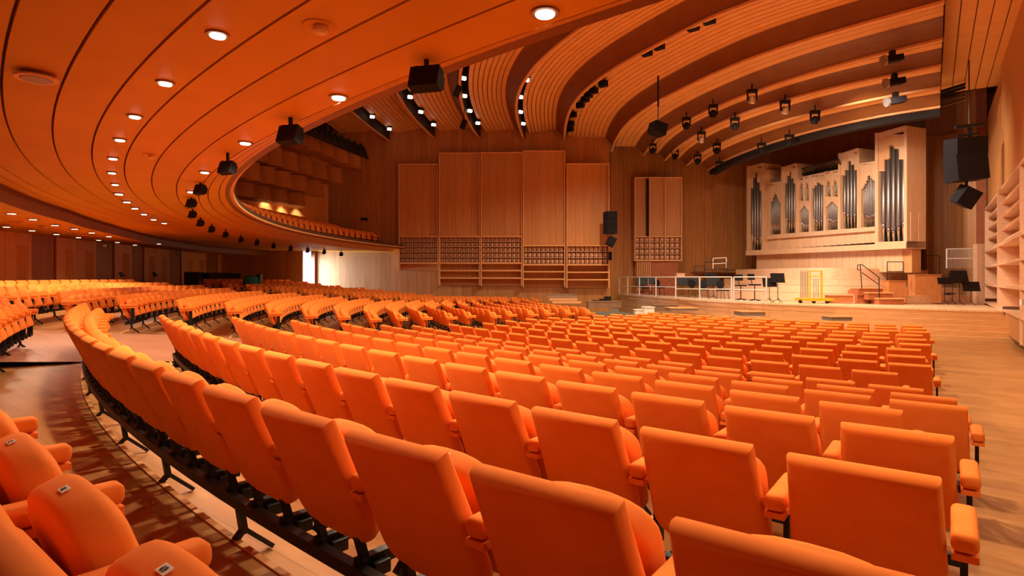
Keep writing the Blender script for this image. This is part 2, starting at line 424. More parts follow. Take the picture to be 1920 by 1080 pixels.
# ------------------------------------------------------------------ support rails under the rows
def beam(n, b, L):
    if len(L) < 2: return
    cx, cy, r = rowc(n); rr = r-.20; path = []
    a0, a1 = L[0]+.25/r, L[-1]-.25/r; m = max(6, len(L)*2)
    vis = False
    for i in range(m+1):
        t = lerp(a0, a1, i/m); u = Vector((cos(t), sin(t), 0)); o = Vector((cx+rr*u.x, cy+rr*u.y, 0)); o.z = E-(rowdh(n)+.88)-KT*o.x+.27
        path.append((o, u, Vector((0, 0, 1)))); vis = vis or inview(o.x, o.y)
    if not vis: return
    mid = path[len(path)//2][0]
    where = {'A': 'main right block', 'B': 'left block', 'C': 'far left block'}[b]
    rowname = {0: 'row at the bottom left edge', -1: 'second row at the left edge', -2: 'back row at the left edge'}.get(n, f'{ORD[max(0, n-1)]} row from the camera')
    t = thing('seat_rail', (mid.x, mid.y, mid.z-.27), f'black steel rail and legs under {rowname}, {where}', 'rail', 'black rails under the seat rows')
    q = MB(); q.sweep(path, [(-.022, -.025), (.022, -.025), (.022, .025), (-.022, .025)])
    part('beam', q, BLK, t)
    near_leg = b == 'A' and n <= 3; lm = MB(); cnt = 0
    for i in range(len(L)):
        if i % 2: continue
        th = L[i]-.28/r; u = Vector((cos(th), sin(th), 0)); tp = Vector((cx+rr*u.x, cy+rr*u.y, 0)); g = E-(rowdh(n)+.88)-KT*tp.x; tp.z = g+.25
        if not inview(tp.x, tp.y): continue
        q = MB() if near_leg else lm
        f1 = tp-u*.02; f1.z = g+.12; f2 = tp+u*.10; f2.z = g+.012; f3 = tp-u*.16; f3.z = g+.012
        q.bar(tp, f1, .045, .03); q.bar(f1+Vector((0, 0, .02)), f2, .04, .022); q.bar(f1+Vector((0, 0, .02)), f3, .04, .022)
        if near_leg: part('leg', q, BLK, t)
        cnt += 1
    if not near_leg and cnt:
        o = part('legs', lm, BLK, t); o['kind'] = 'stuff'
for (n, b), L in rows_blk.items(): beam(n, b, L)
# ------------------------------------------------------------------ balcony: soffit, fascia, parapet, rear ceiling
CB = (17.54, 23.03)
def cb(r, t, h): x = CB[0]+r*cos(t); return Vector((x, CB[1]+r*sin(t), E+h-KT*x))
def tend(r, y=YW+.2): return pi-math.asin(min(1, (y-CB[1])/r))
bal = thing('balcony', (-8, 10, E+1.4), 'deep curved wooden balcony with grooved soffit sweeping over the left stalls', 'balcony')
def ring_part(name, ra, rb, h0, h1, m, parent, th=.03, t1=radians(262), n=130, ra_f=None, rb_f=None, **kw):
    """a board whose underside runs from (ra,h0) to (rb,h1)"""
    mb = MB(); vs = []
    for i in range(n+1):
        t = lerp(tend(ra if not ra_f else ra_f(pi)), t1, i/n)
        A = ra_f(t) if ra_f else ra; B = rb_f(t) if rb_f else rb
        a, b = cb(A, t, h0), cb(B, t, h1); up = Vector((0, 0, th))
        if A != B and abs(h1-h0) > .05: d = (b-a).normalized(); up = Vector((d.x*0, d.y*0, th))
        vs += [a, b, b+up, a+up]
    fs = []
    for i in range(n):
        for j in range(4): fs.append((i*4+j, i*4+(j+1) % 4, i*4+4+(j+1) % 4, i*4+4+j))
    fs += [(3, 2, 1, 0), (n*4, n*4+1, n*4+2, n*4+3)]
    mb.add(vs, fs); return part(name, mb, m, parent, **kw)
SB = [26.32, 26.66, 27.0, 27.33, 27.67, 28.01, 28.35, 28.72]
G = .009
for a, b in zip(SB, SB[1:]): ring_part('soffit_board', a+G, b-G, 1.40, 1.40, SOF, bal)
RIS = [(radians(168.5), 33.2), (radians(178), 31.6), (radians(187), 30.3), (radians(192), 29.75), (radians(199.5), 29.25), (radians(210), 29.12)]
RWL = [(radians(160), 36.3), (radians(164.6), 35.3), (radians(178.6), 33.0), (radians(187), 32.5), (radians(192), 32.45), (radians(270), 32.45)]
fr = lambda t: interp(t, RIS); fw = lambda t: interp(t, RWL)
for k in range(2):
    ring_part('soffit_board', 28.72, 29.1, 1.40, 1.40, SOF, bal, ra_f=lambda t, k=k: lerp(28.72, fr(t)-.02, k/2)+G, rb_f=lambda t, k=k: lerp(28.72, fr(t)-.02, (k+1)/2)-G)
ring_part('backing_board', 26.3, 29.1, 1.435, 1.435, GROOVE, bal, .02, ra_f=lambda t: 26.3, rb_f=lambda t: fr(t))
ring_part('painted_shadow', 29.1, 29.15, 1.33, 1.33, GROOVE, bal, .08, ra_f=lambda t: fr(t)-.03, rb_f=lambda t: fr(t)-.001)  # solid dark strip that paints in the shadow above the riser
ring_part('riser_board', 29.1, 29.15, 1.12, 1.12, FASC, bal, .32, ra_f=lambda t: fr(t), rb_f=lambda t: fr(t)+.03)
NB = 8
for k in range(NB):
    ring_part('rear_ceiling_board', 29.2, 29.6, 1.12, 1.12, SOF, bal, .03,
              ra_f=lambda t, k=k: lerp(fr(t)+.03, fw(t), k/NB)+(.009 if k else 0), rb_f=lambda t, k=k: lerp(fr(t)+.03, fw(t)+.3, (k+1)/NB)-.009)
ring_part('backing_board', 29.2, 32.5, 1.16, 1.16, GROOVE, bal, .02, ra_f=lambda t: fr(t)+.04, rb_f=lambda t: fw(t)+.3)
# sloping fascia up to the lip
FBO = [(26.32, 1.40), (26.17, 1.475), (25.98, 1.57), (25.76, 1.675)]
for (ra, ha), (rb, hb) in zip(FBO, FBO[1:]):
    d = sqrt((ra-rb)**2+(hb-ha)**2); g = .010
    ring_part('fascia_board', ra-(ra-rb)/d*g, rb+(ra-rb)/d*g, ha+(hb-ha)/d*g, hb-(hb-ha)/d*g, SOF, bal, .03)
ring_part('backing_board', 26.30, 25.80, 1.43, 1.70, GROOVE, bal, .02)
lipm = MB(); path = []
for i in range(131):
    t = lerp(tend(25.7), radians(262), i/130); u = Vector((cos(t), sin(t), 0)); path.append((cb(25.74, t, 1.67), u, Vector((0, 0, 1))))
lipm.sweep(path, [(-.02, 0), (.05, 0), (.05, .05), (-.02, .05)]); part('lip', lipm, LIP, bal)
lipm = MB(); lipm.sweep(path, [(.0, .05), (.12, .05), (.12, .17), (.0, .17)]); part('parapet_rail', lipm, mat('parapet_dark', (.10, .05, .02), .5), bal)
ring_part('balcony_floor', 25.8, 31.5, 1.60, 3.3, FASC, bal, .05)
# balcony end beam where it meets the side wall
# balcony seats: rows stepping up behind the parapet
bs = []
for k in range(3):
    r = 26.6+.85*k; h = 1.66+.24*k
    t = tend(r, YW-1.6 if k == 0 else YW-2.2-1.2*k) ; tmax = radians(200)
    while t < tmax:
        o = cb(r, t, h); bs.append((o.x, o.y, o.z-.35, atan2(-sin(t), -cos(t))-pi/2)); t += .56/r
# ------------------------------------------------------------------ back wall under the balcony and side wall on the left
bw = MB()
wallb = thing('wall_back', (-14.5, 18, 0), '', ''); del wallb['label'], wallb['category']; wallb['kind'] = 'structure'
t = radians(262); k = 0
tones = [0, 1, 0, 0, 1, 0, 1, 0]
while True:
    r = fw(t)+.05; t2 = t-1.25/r
    a, b = cb(r, t, 0), cb(fw(t2)+.05, t2, 0)
    if a.y > YW+.3: break
    if b.y > -2:
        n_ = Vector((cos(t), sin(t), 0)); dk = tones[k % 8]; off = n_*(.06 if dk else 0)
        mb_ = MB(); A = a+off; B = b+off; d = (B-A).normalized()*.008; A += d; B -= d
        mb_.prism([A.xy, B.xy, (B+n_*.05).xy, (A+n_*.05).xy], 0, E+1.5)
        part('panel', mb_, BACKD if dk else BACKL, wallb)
        if not dk:      # vertical reveal ribs on part of the panel
            rb_ = MB()
            for q in range(5):
                p_ = A.lerp(B, .45+.09*q)-n_*.012; rb_.box((p_.x, p_.y, E+.0), (.02, .02, 2.0), t)
            part('ribs', rb_, BACKL, wallb)['kind'] = 'stuff'
    t = t2; k += 1
q = MB(); pl_ = []
for i in range(80):
    t = lerp(radians(163), radians(262), i/79); pl_.append((cb(fw(t)+.20, t, 0), Vector((cos(t), sin(t), 0)), Vector((0, 0, 1))))
q.sweep([(Vector((a.x, a.y, 0)), b_, c_) for a, b_, c_ in pl_ if a.y < YW+.4], [(0, -.2), (.1, -.2), (.1, E+2), (0, E+2)]); part('backing_board', q, BACKD, wallb)
# dark rail and ledge behind the last row
hr = MB(); path = []
for i in range(61):
    t = lerp(radians(196), radians(226), i/60); u = Vector((cos(t), sin(t), 0)); o = cb(31.95, t, 0); o.z = E-.03-KT*o.x; path.append((o, u, Vector((0, 0, 1))))
hr.sweep(path, [(-.02, -.04), (.02, -.04), (.02, .03), (-.02, .03)])
o = single('handrail', hr, BLK, 'thin black rail along the back wall behind the last stalls row', 'rail')
pm = MB()
for i in range(0, 61, 4):
    q = path[i][0]; pm.box((q.x, q.y, q.z-.45), (.03, .03, .9))
part('posts', pm, BLK, o)['kind'] = 'stuff'

# left side wall
wl = thing('wall_left', (-3, YW, 0), '', ''); del wl['label'], wl['category']; wl['kind'] = 'structure'
TOPZ = 12.2
XR_W = P(1145, 500, YW).x-.02
xd0, xd1 = P(567, 500, YW).x, P(585, 500, YW).x
def wallbox(parent, x0, x1, z0, z1, y, th, m, name='panel'):
    q = MB(); q.box(((x0+x1)/2, y+th/2, (z0+z1)/2), (x1-x0, th, z1-z0)); return part(name, q, m, parent)
wallbox(wl, -19, xd0, 0, TOPZ, YW, .12, WALL)
wallbox(wl, xd0, xd1, E+1.75, TOPZ, YW, .12, WALL)
x = P(592, 500, YW).x; step = (XR_W-x)/12
wallbox(wl, xd1, x-.01, 0, TOPZ, YW-.15, .25, BACKD, 'door_frame')
for i in range(12):
    wallbox(wl, x+i*step+.002, x+(i+1)*step-.002, 0, TOPZ, YW, .12, WALL)
dr = MB(); dr.box(((xd0+xd1)/2, YW+.35, E+.2), (xd1-xd0+.4, .04, 4.0)); o = struct('window_1', dr, DAY)
# daylight from the glazed side door grazing along the wall
l = bpy.data.lights.new('daylight_door', 'AREA'); l.shape = 'RECTANGLE'; l.size = .8; l.size_y = 2.2; l.energy = 300; l.spread = radians(95); l.color = (.40, .60, 1)
lo = bpy.data.objects.new('daylight_door', l); COL.objects.link(lo); lo.location = (xd1-.25, YW-.55, E+.1); lo.rotation_euler = (Vector((1, .22, -.02))).to_track_quat('-Z', 'Y').to_euler()
# ------------------------------------------------------------------ main ceiling strips
def smooth(pts, n):
    out = []
    p = [pts[0]+(pts[0]-pts[1])]+pts+[pts[-1]+(pts[-1]-pts[-2])]
    L = []
    for i in range(1, len(p)-2):
        for k in range(12):
            t = k/12; a, b, c, d = p[i-1], p[i], p[i+1], p[i+2]
            L.append(.5*((2*b)+(c-a)*t+(2*a-5*b+4*c-d)*t*t+(3*b-a-3*c+d)*t**3))
    L.append(pts[-1]); ds = [0]
    for a, b in zip(L, L[1:]): ds.append(ds[-1]+(b-a).length)
    j = 0
    for i in range(n+1):
        s = ds[-1]*i/n
        while j < len(ds)-2 and ds[j+1] < s: j += 1
        u = (s-ds[j])/max(1e-9, ds[j+1]-ds[j]); out.append(L[j].lerp(L[j+1], min(1, max(0, u))))
    return out
def UH(x, y, h):
    Y = h*F/(HY-y); return Vector(((x-960)/F*Y, Y, E+h))
def curve(h, px, extra=(), n=70, pre=()):
    pts = [Vector((a, b, E+h)) for a, b in pre]+[UH(x, y, h) for x, y in px]+[Vector((a, b, E+h)) for a, b in extra]
    # light smoothing of the traced points
    for _ in range(2):
        pts = [pts[0]]+[(pts[i-1]+pts[i]*2+pts[i+1])/4 for i in range(1, len(pts)-1)]+[pts[-1]]
    return smooth(pts, n)
LC = [
 curve(8.0, [], [(-13.5, 33.4), (-14.5, 27), (-13.2, 19), (-9, 12), (-3, 6)]),
 curve(8.0, [], [(-10.3, 33.4), (-11.2, 27), (-10.2, 19.5), (-7, 13), (-2, 7)]),
 curve(7.95, [(740, 270), (719, 256), (684, 233), (650, 203)], [(-7.8, 22), (-6.8, 17), (-4.2, 12), (0, 7.5)]),
 curve(8.1, [(818, 262), (781, 233), (755, 200), (737, 162)], [(-4.9, 20), (-3.6, 15.5), (-1, 11.5), (3, 7.5)]),
 curve(8.1, [(899, 258), (880, 240), (868, 215), (858, 165), (853, 130)], [(-1.3, 18), (.6, 14.4), (4.5, 10.5)]),
 curve(8.0, [(982, 260), (968, 230), (963, 200), (968, 173), (983, 143), (1012, 113)], [(1.75, 18.5), (4.4, 14.5), (8.3, 11.0)]),
 curve(7.9, [(1058, 262), (1057, 233), (1065, 200), (1083, 177), (1120, 147), (1160, 122), (1200, 100), (1240, 80), (1300, 47), (1345, 27), (1390, 3)], [(9.0, 14.6), (10.6, 13.9)]),
 curve(7.5, [(1147, 283), (1150, 260), (1167, 237), (1190, 213), (1233, 187), (1280, 168), (1333, 137), (1413, 103), (1513, 72), (1613, 47), (1693, 23), (1771, 3)]),
 curve(7.5, [(1207, 290), (1217, 270), (1240, 250), (1280, 228), (1343, 197), (1413, 170), (1513, 137), (1613, 107), (1768, 73)]),
 curve(7.2, [(1247, 300), (1260, 282), (1285, 262), (1323, 240), (1380, 213), (1467, 187), (1553, 165), (1640, 145), (1765, 122)]),
 curve(6.95, [(1287, 310), (1303, 287), (1347, 263), (1447, 230), (1547, 203), (1647, 182), (1763, 163)]),
 curve(6.7, [(1327, 318), (1347, 302), (1413, 272), (1547, 233), (1680, 210), (1763, 200)]),
]
NL = 70
ceil_t = thing('ceiling', (4, 20, E+8), '', ''); del ceil_t['label'], ceil_t['category']; ceil_t['kind'] = 'structure'
def strip(A, B, nb, drop, t0, t1, lip=True, ratio=.5):
    def prof(i, t):
        a, b = A[i], B[i]; p = a.lerp(b, t); zt = lerp(a.z+.28, b.z+drop, min(1, t/t1))
        if t > t1:
            s = (t-t1)/(1-t1); zt = b.z+drop-drop*(s**1.7) if ratio else zt
        p.z = zt; return p
    for k in range(nb):
        ta, tb = lerp(t0, t1, k/nb), lerp(t0, t1, (k+1)/nb); g = .004 if k < nb-1 else 0
        q = MB(); vs = []
        for i in range(NL+1):
            wdt = max(.3, (A[i]-B[i]).length); gg = .018/wdt
            a, b = prof(i, ta+gg), prof(i, tb-(gg if k < nb-1 else 0)); vs += [a, b, b+Vector((0, 0, .03)), a+Vector((0, 0, .03))]
        fs = [(i*4+j, i*4+(j+1) % 4, i*4+4+(j+1) % 4, i*4+4+j) for i in range(NL) for j in range(4)]+[(3, 2, 1, 0), (NL*4, NL*4+1, NL*4+2, NL*4+3)]
        q.add(vs, fs); part('ceiling_plank', q, CEIL, ceil_t)
    q = MB(); vs = []                                  # dark backing behind the joints
    for i in range(NL+1):
        a, b = prof(i, t0), prof(i, t1); vs += [a+Vector((0, 0, .035)), b+Vector((0, 0, .035)), b+Vector((0, 0, .07)), a+Vector((0, 0, .07))]
    q.add(vs, fs); part('backing_board', q, GROOVE, ceil_t)
    q = MB(); vs = []; m = 6
    for i in range(NL+1):
        for j in range(m+1): vs.append(prof(i, lerp(t1, 1, j/m)))
        for j in range(m, -1, -1): vs.append(prof(i, lerp(t1, 1, j/m))+Vector((0, 0, .05)))
    K = 2*(m+1); fs = [(i*K+j, i*K+(j+1) % K, (i+1)*K+(j+1) % K, (i+1)*K+j) for i in range(NL) for j in range(K)]+[tuple(range(K-1, -1, -1)), tuple(NL*K+j for j in range(K))]
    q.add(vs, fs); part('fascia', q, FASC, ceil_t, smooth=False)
    # lower edge, the light on it put into a paler wood colour
    q = MB(); path = []
    for i in range(NL+1):
        d = (A[i]-B[i]); d.z = 0; d.normalize(); path.append((B[i], d, Vector((0, 0, 1))))
    q.sweep(path, [(-.06, -.05), (.06, -.05), (.06, .03), (-.06, .03)]); part('lip', q, LIP, ceil_t)
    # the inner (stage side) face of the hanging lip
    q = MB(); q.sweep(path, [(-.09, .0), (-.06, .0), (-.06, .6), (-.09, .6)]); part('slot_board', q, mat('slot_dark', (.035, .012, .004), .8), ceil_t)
strip(LC[0], LC[1], 5, .5, .16, .8)
for i in range(1, 5): strip(LC[i], LC[i+1], 8, .55, .14, .80)
strip(LC[5], LC[6], 8, .6, .12, .80)
strip(LC[6], LC[7], 9, .55, .07, .84)
strip(LC[7], LC[8], 4, .42, .10, .72)
strip(LC[8], LC[9], 3, .40, .10, .66)
strip(LC[9], LC[10], 3, .36, .10, .62)
strip(LC[10], LC[11], 3, .34, .10, .60)
q = MB(); q.prism([(-24, 2), (30, 2), (30, 42), (-24, 42)], E+9.3, E+9.5); part('roof_slab', q, mat('roof_slab', (.05, .018, .006), .9), ceil_t)
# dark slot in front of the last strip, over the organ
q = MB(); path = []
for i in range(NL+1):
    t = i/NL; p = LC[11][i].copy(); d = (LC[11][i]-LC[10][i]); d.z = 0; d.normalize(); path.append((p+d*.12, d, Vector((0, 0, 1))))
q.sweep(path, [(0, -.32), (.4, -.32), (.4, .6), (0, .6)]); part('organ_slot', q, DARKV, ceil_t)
# black rigging seen beyond the left edge of the strips
q = MB()
for i in range(0, NL-8):
    a = LC[0][i].lerp(LC[1][i], .1); q.bar(a+Vector((-.5, 0, .1)), a+Vector((1.0, .2, .5 if i % 2 else .0)), .06, .06)
q.sweep([(p.lerp(p2, .02)+Vector((0, 0, .35)), Vector((1, 0, 0)), Vector((0, 0, 1))) for p, p2 in zip(LC[0], LC[1])], [(-.9, 0), (.9, 0), (.9, .1), (-.9, .1)])
o = part('rigging', q, BLK, ceil_t)
# flat plank ceiling along the right wall
D = Vector((.582, .813, 0)); NW = Vector((-.813, .582, 0)); W0 = Vector((16.44, 18.45, 0))
RE0 = Vector((11.75, 15.9, 0)); 
def rline(s, off, z): p = W0+D*s+NW*off; return Vector((p.x, p.y, z))
offR = (RE0-W0).dot(NW)
nb = 9
for k in range(nb):
    a, b = lerp(-1.2, offR+.0, k/nb), lerp(-1.2, offR+.0, (k+1)/nb)
    q = MB(); c = []
    for s_, o_ in ((-12, a+.015), (-12, b-.015), (6.9, b-.015), (6.9, a+.015)): c.append(rline(s_, o_, 0))
    q.prism([v.xy for v in c], E+8.0, E+8.04); part('ceiling_plank', q, CEIL, ceil_t)
q = MB(); c = [rline(s_, o_, 0).xy for s_, o_ in ((-12, -1.3), (-12, offR+.1), (6.9, offR+.1), (6.9, -1.3))]; q.prism(c, E+8.05, E+8.1); part('backing_board', q, GROOVE, ceil_t)
# end boards closing the strips on the right
q = MB(); c = [(LC[i][-1]) for i in range(7, 12)]
for a, b in zip(c, c[1:]):
    e = D*0.0+NW*-.03
    q.add([a+e, b+e, b+e+Vector((0, 0, 1.6)), a+e+Vector((0, 0, 1.6))], ((0, 1, 2, 3),))
part('end_board', q, FASC, ceil_t)
# truss bars at the right of the slot
tr = thing('rigging_truss', tuple(P(1785, 175, 24.3)), 'dark lighting truss under the ceiling at upper right beside the organ slot', 'truss')
for y0, y1, m in ((172, 157, BLK), (180, 164, BLK), (176, 161, STEEL), (191, 178, STEEL), (201, 186, STEEL)):
    q = MB(); q.bar(P(1761, y0, 24.3), P(1810, y1, 23.4), .06, .07); part('bar', q, m, tr)
q = MB(); q.bar(P(1761, 172, 24.3), P(1761, 206, 24.3), .12, .12); part('post', q, BLK, tr)
# ------------------------------------------------------------------ stage side walls
ws = thing('wall_front', (10, 37, 0), '', ''); del ws['label'], ws['category']; ws['kind'] = 'structure'
def vwall(parent, p0, p1, z0, z1, n, m, jog=.02, name='panel', th=.12):
    p0, p1 = Vector((*p0, 0)), Vector((*p1, 0)); d = (p1-p0); L_ = d.length; u = d/L_; nn = Vector((u.y, -u.x, 0))
    for i in range(n):
        a, b = p0+d*(i/n)+u*.006, p0+d*((i+1)/n)-u*.006; off = nn*(jog if i % 2 else 0)
        q = MB(); q.prism([(a+off).xy, (b+off).xy, (b+off-nn*th).xy, (a+off-nn*th).xy], z0, z1); part(name, q, m, parent)
vwall(ws, (P(1130, 0, 36.5).x, 36.5), (16.6, 38.9), 0, TOPZ, 8, WALL)
wo = thing('wall_right', (18, 33, 0), '', ''); del wo['label'], wo['category']; wo['kind'] = 'structure'
vwall(wo, (16.4, 39.8), (24.4, 29.0), 0, TOPZ, 6, BACKD)
# ribbed wall right of the organ
q0, q1 = P(1738, 0, 30.6), P(1812, 0, 29.5)
a, b = Vector((q0.x, q0.y, 0)), Vector((q1.x, q1.y, 0)); nr = 24
for i in range(nr):
    p = a.lerp(b, (i+.5)/nr); q = MB(); wd = (b-a).length/nr-.02
    top = E+7.4
    q.box((p.x, p.y, (top+.9)/2), (wd, .05, top-.9), atan2(b.y-a.y, b.x-a.x)); part('slat', q, PANEL if i % 7 else BACKL, wo)
q = MB(); q.prism([(a+Vector((0, .1, 0))).xy, (b+Vector((0, .1, 0))).xy, (b+Vector((0, .16, 0))).xy, (a+Vector((0, .16, 0))).xy], .5, TOPZ); part('backing_board', q, BACKD, wo)
# stepped piers between ribbed wall and shelf wall
for x0, x1, yt, Y, m in ((1807, 1834, 139, 29.2, PANEL), (1832, 1850, 126, 28.8, REDB)):
    A, B = P(x0, yt, Y), P(x1, yt-4, Y-.4); q = MB()
    q.prism([A.xy, B.xy, (B.x, B.y+.5), (A.x, A.y+.5)], .9, A.z); part('pier', q, m, wo)
# ------------------------------------------------------------------ right wall with shelf bays
def bay_box(parent, s0, s1, o0, o1, z0, z1, m, name):
    q = MB(); q.prism([rline(s0, o0, 0).xy, rline(s1, o0, 0).xy, rline(s1, o1, 0).xy, rline(s0, o1, 0).xy], z0, z1); return part(name, q, m, parent)
sY = lambda Y: (Y-W0.y)/.813
bay_box(wo, sY(2), sY(29), -.2, -.05, 0, TOPZ, WALLR, 'panel')
hs_ = [3.24, 1.26, .56, -.26, -1.08]
for nm, lab, Y0, Y1, top in (('a', 'near shelf bay of diffuser blocks at right edge of picture', 10.5, 21.75, 8.2), ('b', 'narrow shelf bay beyond the pale pilaster at stage right', 21.85, 27.1, 7.6)):
    s0, s1 = sY(Y0), sY(Y1); loc = rline((s0+s1)/2, .3, 1)
    t = thing('wall_shelf', loc, lab, 'shelf', 'shelf bays on the right wall')
    dep = .62; ck = (s1-s0)/max(1, round((s1-s0)/7.5)); s_ = s0
    bay_box(t, s1-.10, s1, 0, dep, .95 if nm == 'b' else 0, E+hs_[0], PALE, 'upright')
    while s_ < s1-.5: bay_box(t, s_, s_+.08, 0, dep, .95 if nm == 'b' else 0, E+hs_[0], PALE, 'upright'); s_ += ck
    for h in hs_: bay_box(t, s0, s1, 0, dep, E+h-.05, E+h+.03, PALE, 'shelf')
    bay_box(t, s0, s1, 0, .03, E-1.08, E+hs_[0], PANEL, 'back_panel')
    bay_box(t, s0, s1-.003, 0, dep-.1, E+hs_[0]+.03, E+top, PANEL, 'upper_panel')
    if nm == 'a': bay_box(t, s0, s1, 0, dep-.05, 0, E-1.13, PANEL, 'lower_panel')
    db = MB()
    for lv in range(4):
        zc = E+lerp(hs_[1], hs_[0], (lv+.5)/4); db.prism([rline(s0, 0, 0).xy, rline(s1, 0, 0).xy, rline(s1, dep-.12, 0).xy, rline(s0, dep-.12, 0).xy], zc-.2, zc-.17)
        s_ = s0+.15
        while s_ < s1:
            a, b = rline(s_, dep-.15, zc-.17), rline(s_+.1, dep-.5, zc+.14); db.bar(a, b, .11, .11); s_ += .27
    part('diffuser_blocks', db, PALE, t)['kind'] = 'stuff'
vs_ = P(1917, 567, 16.0); q = MB(); q.box(vs_, (.1, .06, .16)); single('wall_socket', q, WHT, 'small white fixture on the right wall at the picture edge', 'socket')

# ------------------------------------------------------------------ panel bays on the left wall
def bay(x0, x1, ytop, ybot, Yf, dif, shelves, label, cols, loc_depth=.5, plank_n=5):
    cx = P((x0+x1)/2, 500, Yf)
    t = thing('diffuser_bay', (cx.x, Yf+loc_depth/2, P(0, ybot, Yf).z), label, 'wall panel', 'wooden diffuser bays on the left wall')
    X0, X1 = P(x0, 0, Yf).x, P(x1, 0, Yf).x; Z0, Z1 = P(0, ybot, Yf).z, P(0, ytop, Yf).z
    def bx(name, xa, xb, ya, yb, za, zb, m):
        q = MB(); q.box(((xa+xb)/2, (ya+yb)/2, (za+zb)/2), (xb-xa, yb-ya, zb-za)); return part(name, q, m, t)
    Yb = Yf+loc_depth
    bx('side_board', X0, X0+.06, Yf, Yb, Z0, Z1, LIP); bx('side_board', X1-.06, X1, Yf, Yb, Z0, Z1, LIP)
    bx('top_board', X0+.06, X1-.06, Yf, Yb, Z1-.06, Z1, LIP)
    zd1, zd0 = P(0, dif[0], Yf).z, P(0, dif[1], Yf).z
    w_ = (X1-X0-.12)/plank_n
    for i in range(plank_n): bx('plank', X0+.06+i*w_+.003, X0+.06+(i+1)*w_-.003, Yf+.12, Yf+.2, zd1, Z1-.06, PANEL)
    for y in [dif[0], dif[1]]+shelves:
        z = P(0, y, Yf).z; bx('shelf', X0+.06, X1-.06, Yf, Yb-.02, z-.05, z+.02, LIP)
    bx('back_board', X0+.06, X1-.06, Yb-.06, Yb, Z0, zd1, PANEL)
    nr_ = dif[2]; q = MB(); cw = (X1-X0-.12)/cols; rh = (zd1-zd0)/nr_
    for r in range(nr_):
        zc = zd0+(r+.5)*rh
        q.box(((X0+X1)/2, Yf+.28, zd0+r*rh+.02), (X1-X0-.13, .4, .03))
        for c in range(cols):
            xc = X0+.06+(c+.5)*cw
            q.lathe((xc, Yf+.30, zc), [(cw*.16, -rh*.40), (cw*.38, -rh*.1), (cw*.40, rh*.15), (cw*.22, rh*.40)], 8)
            q.box((xc-cw*.5, Yf+.25, zc), (.02, .3, rh*.8))
    part('diffuser_blocks', q, PALE, t)['kind'] = 'stuff'
    return t
bay(747, 822, 307, 506, 33.0, (443, 493, 5), [], 'leftmost tall wood panel bay, short top, beside balcony end', 9, .48)
bay(823, 900, 286, 535, 32.9, (443, 493, 5), [507, 521], 'second tall wood panel bay from the balcony end', 9, .58)
bay(901, 979, 285, 536, 32.8, (443, 493, 5), [507, 521], 'middle tall wood panel bay with five diffuser rows', 9, .68)
bay(980, 1060, 282, 538, 32.7, (460, 496, 3), [509, 523], 'tall wood panel bay with three diffuser rows, fourth from balcony', 9, .78)
bay(1062, 1143, 306, 540, 32.6, (460, 496, 3), [510, 524], 'rightmost shorter panel bay beside the hanging loudspeaker', 9, .88)
t = bay(1190, 1279, 332, 489, 36.2, (443, 488, 4), [], 'small pale panel bay with knob diffusers above stage door', 9, .6, 3)
t['group'] = 'stage diffuser bay'
for xx in (1218, 1247):
    q = MB(); p0, p1 = P(xx, 488, 36.15), P(xx, 334, 36.15); q.bar(p0, p1, .06, .12); part('divider', q, LIP, t)
q = MB(); q.bar(P(1214, 443, 36.18), P(1214, 335, 36.18), .14, .05); part('dark_gap', q, DARKV, t)
# slatted stage door recess under it
q = MB(); q.box(((P(1192, 0, 36.3).x+P(1272, 0, 36.3).x)/2, 36.42, 1.9), (P(1272, 0, 36.3).x-P(1192, 0, 36.3).x, .06, 2.2)); struct('door_1', q, REDB)
ds = thing('slat_screen', tuple(P(1207, 520, 36.3)), 'row of thin wooden slats beside the dark stage door', 'screen')
for i in range(8):
    q = MB(); x = 1195+i*3.4; q.bar(P(x, 491, 36.25), P(x, 545, 36.25), .05, .05); part('slat', q, LIP, ds)

# ------------------------------------------------------------------ stage
def SZ(x): return E-.84-KT*x           # stage floor level
edge = [(6.6, 36.4), (7.1, 33.8), (7.7, 30.8), (8.7, 27.3), (9.6, 25.5), (10.7, 24.1), (12.5, 22.7), (14.6, 21.3), (17.1, 20.35)]
edge = [tuple(v.xy) for v in smooth([Vector((a, b, 0)) for a, b in edge], 44)]
back = [(22.6, 28.2), (15.2, 38.4), (6.6, 36.4)]
st = thing('stage', (13, 27, 0), 'broad pale wooden concert stage with curved front edge', 'stage')
q = MB(); poly = edge+back[:-1]
q.prism(poly, lambda p: SZ(p[0])-.06, lambda p: SZ(p[0])); part('stage_floor', q, STGF, st)
def offs(pl, d):
    out = []
    for i, p in enumerate(pl):
        a, b = pl[max(0, i-1)], pl[min(len(pl)-1, i+1)]; tx, ty = b[0]-a[0], b[1]-a[1]; L_ = hypot(tx, ty); out.append((p[0]+ty/L_*d, p[1]-tx/L_*d))
    return out
e_in = offs(edge, -.06)
for lv in range(5):       # front boards, each in lengths
    for s0 in range(0, 44, 11):
        q = MB(); pl = [Vector((*p, 0)) for p in offs(edge, -.05-.012*(lv % 2))[s0:s0+12]]
        path = [(Vector((p.x, p.y, SZ(p.x)-.06-.205*lv)), (Vector((0, 0, 1)).cross(pl[min(i+1, len(pl)-1)]-pl[max(i-1, 0)])).normalized(), Vector((0, 0, 1))) for i, p in enumerate(pl)]
        q.sweep(path, [(-.02, -.20), (.02, -.20), (.02, 0), (-.02, 0)]); part('front_board', q, STG, st)
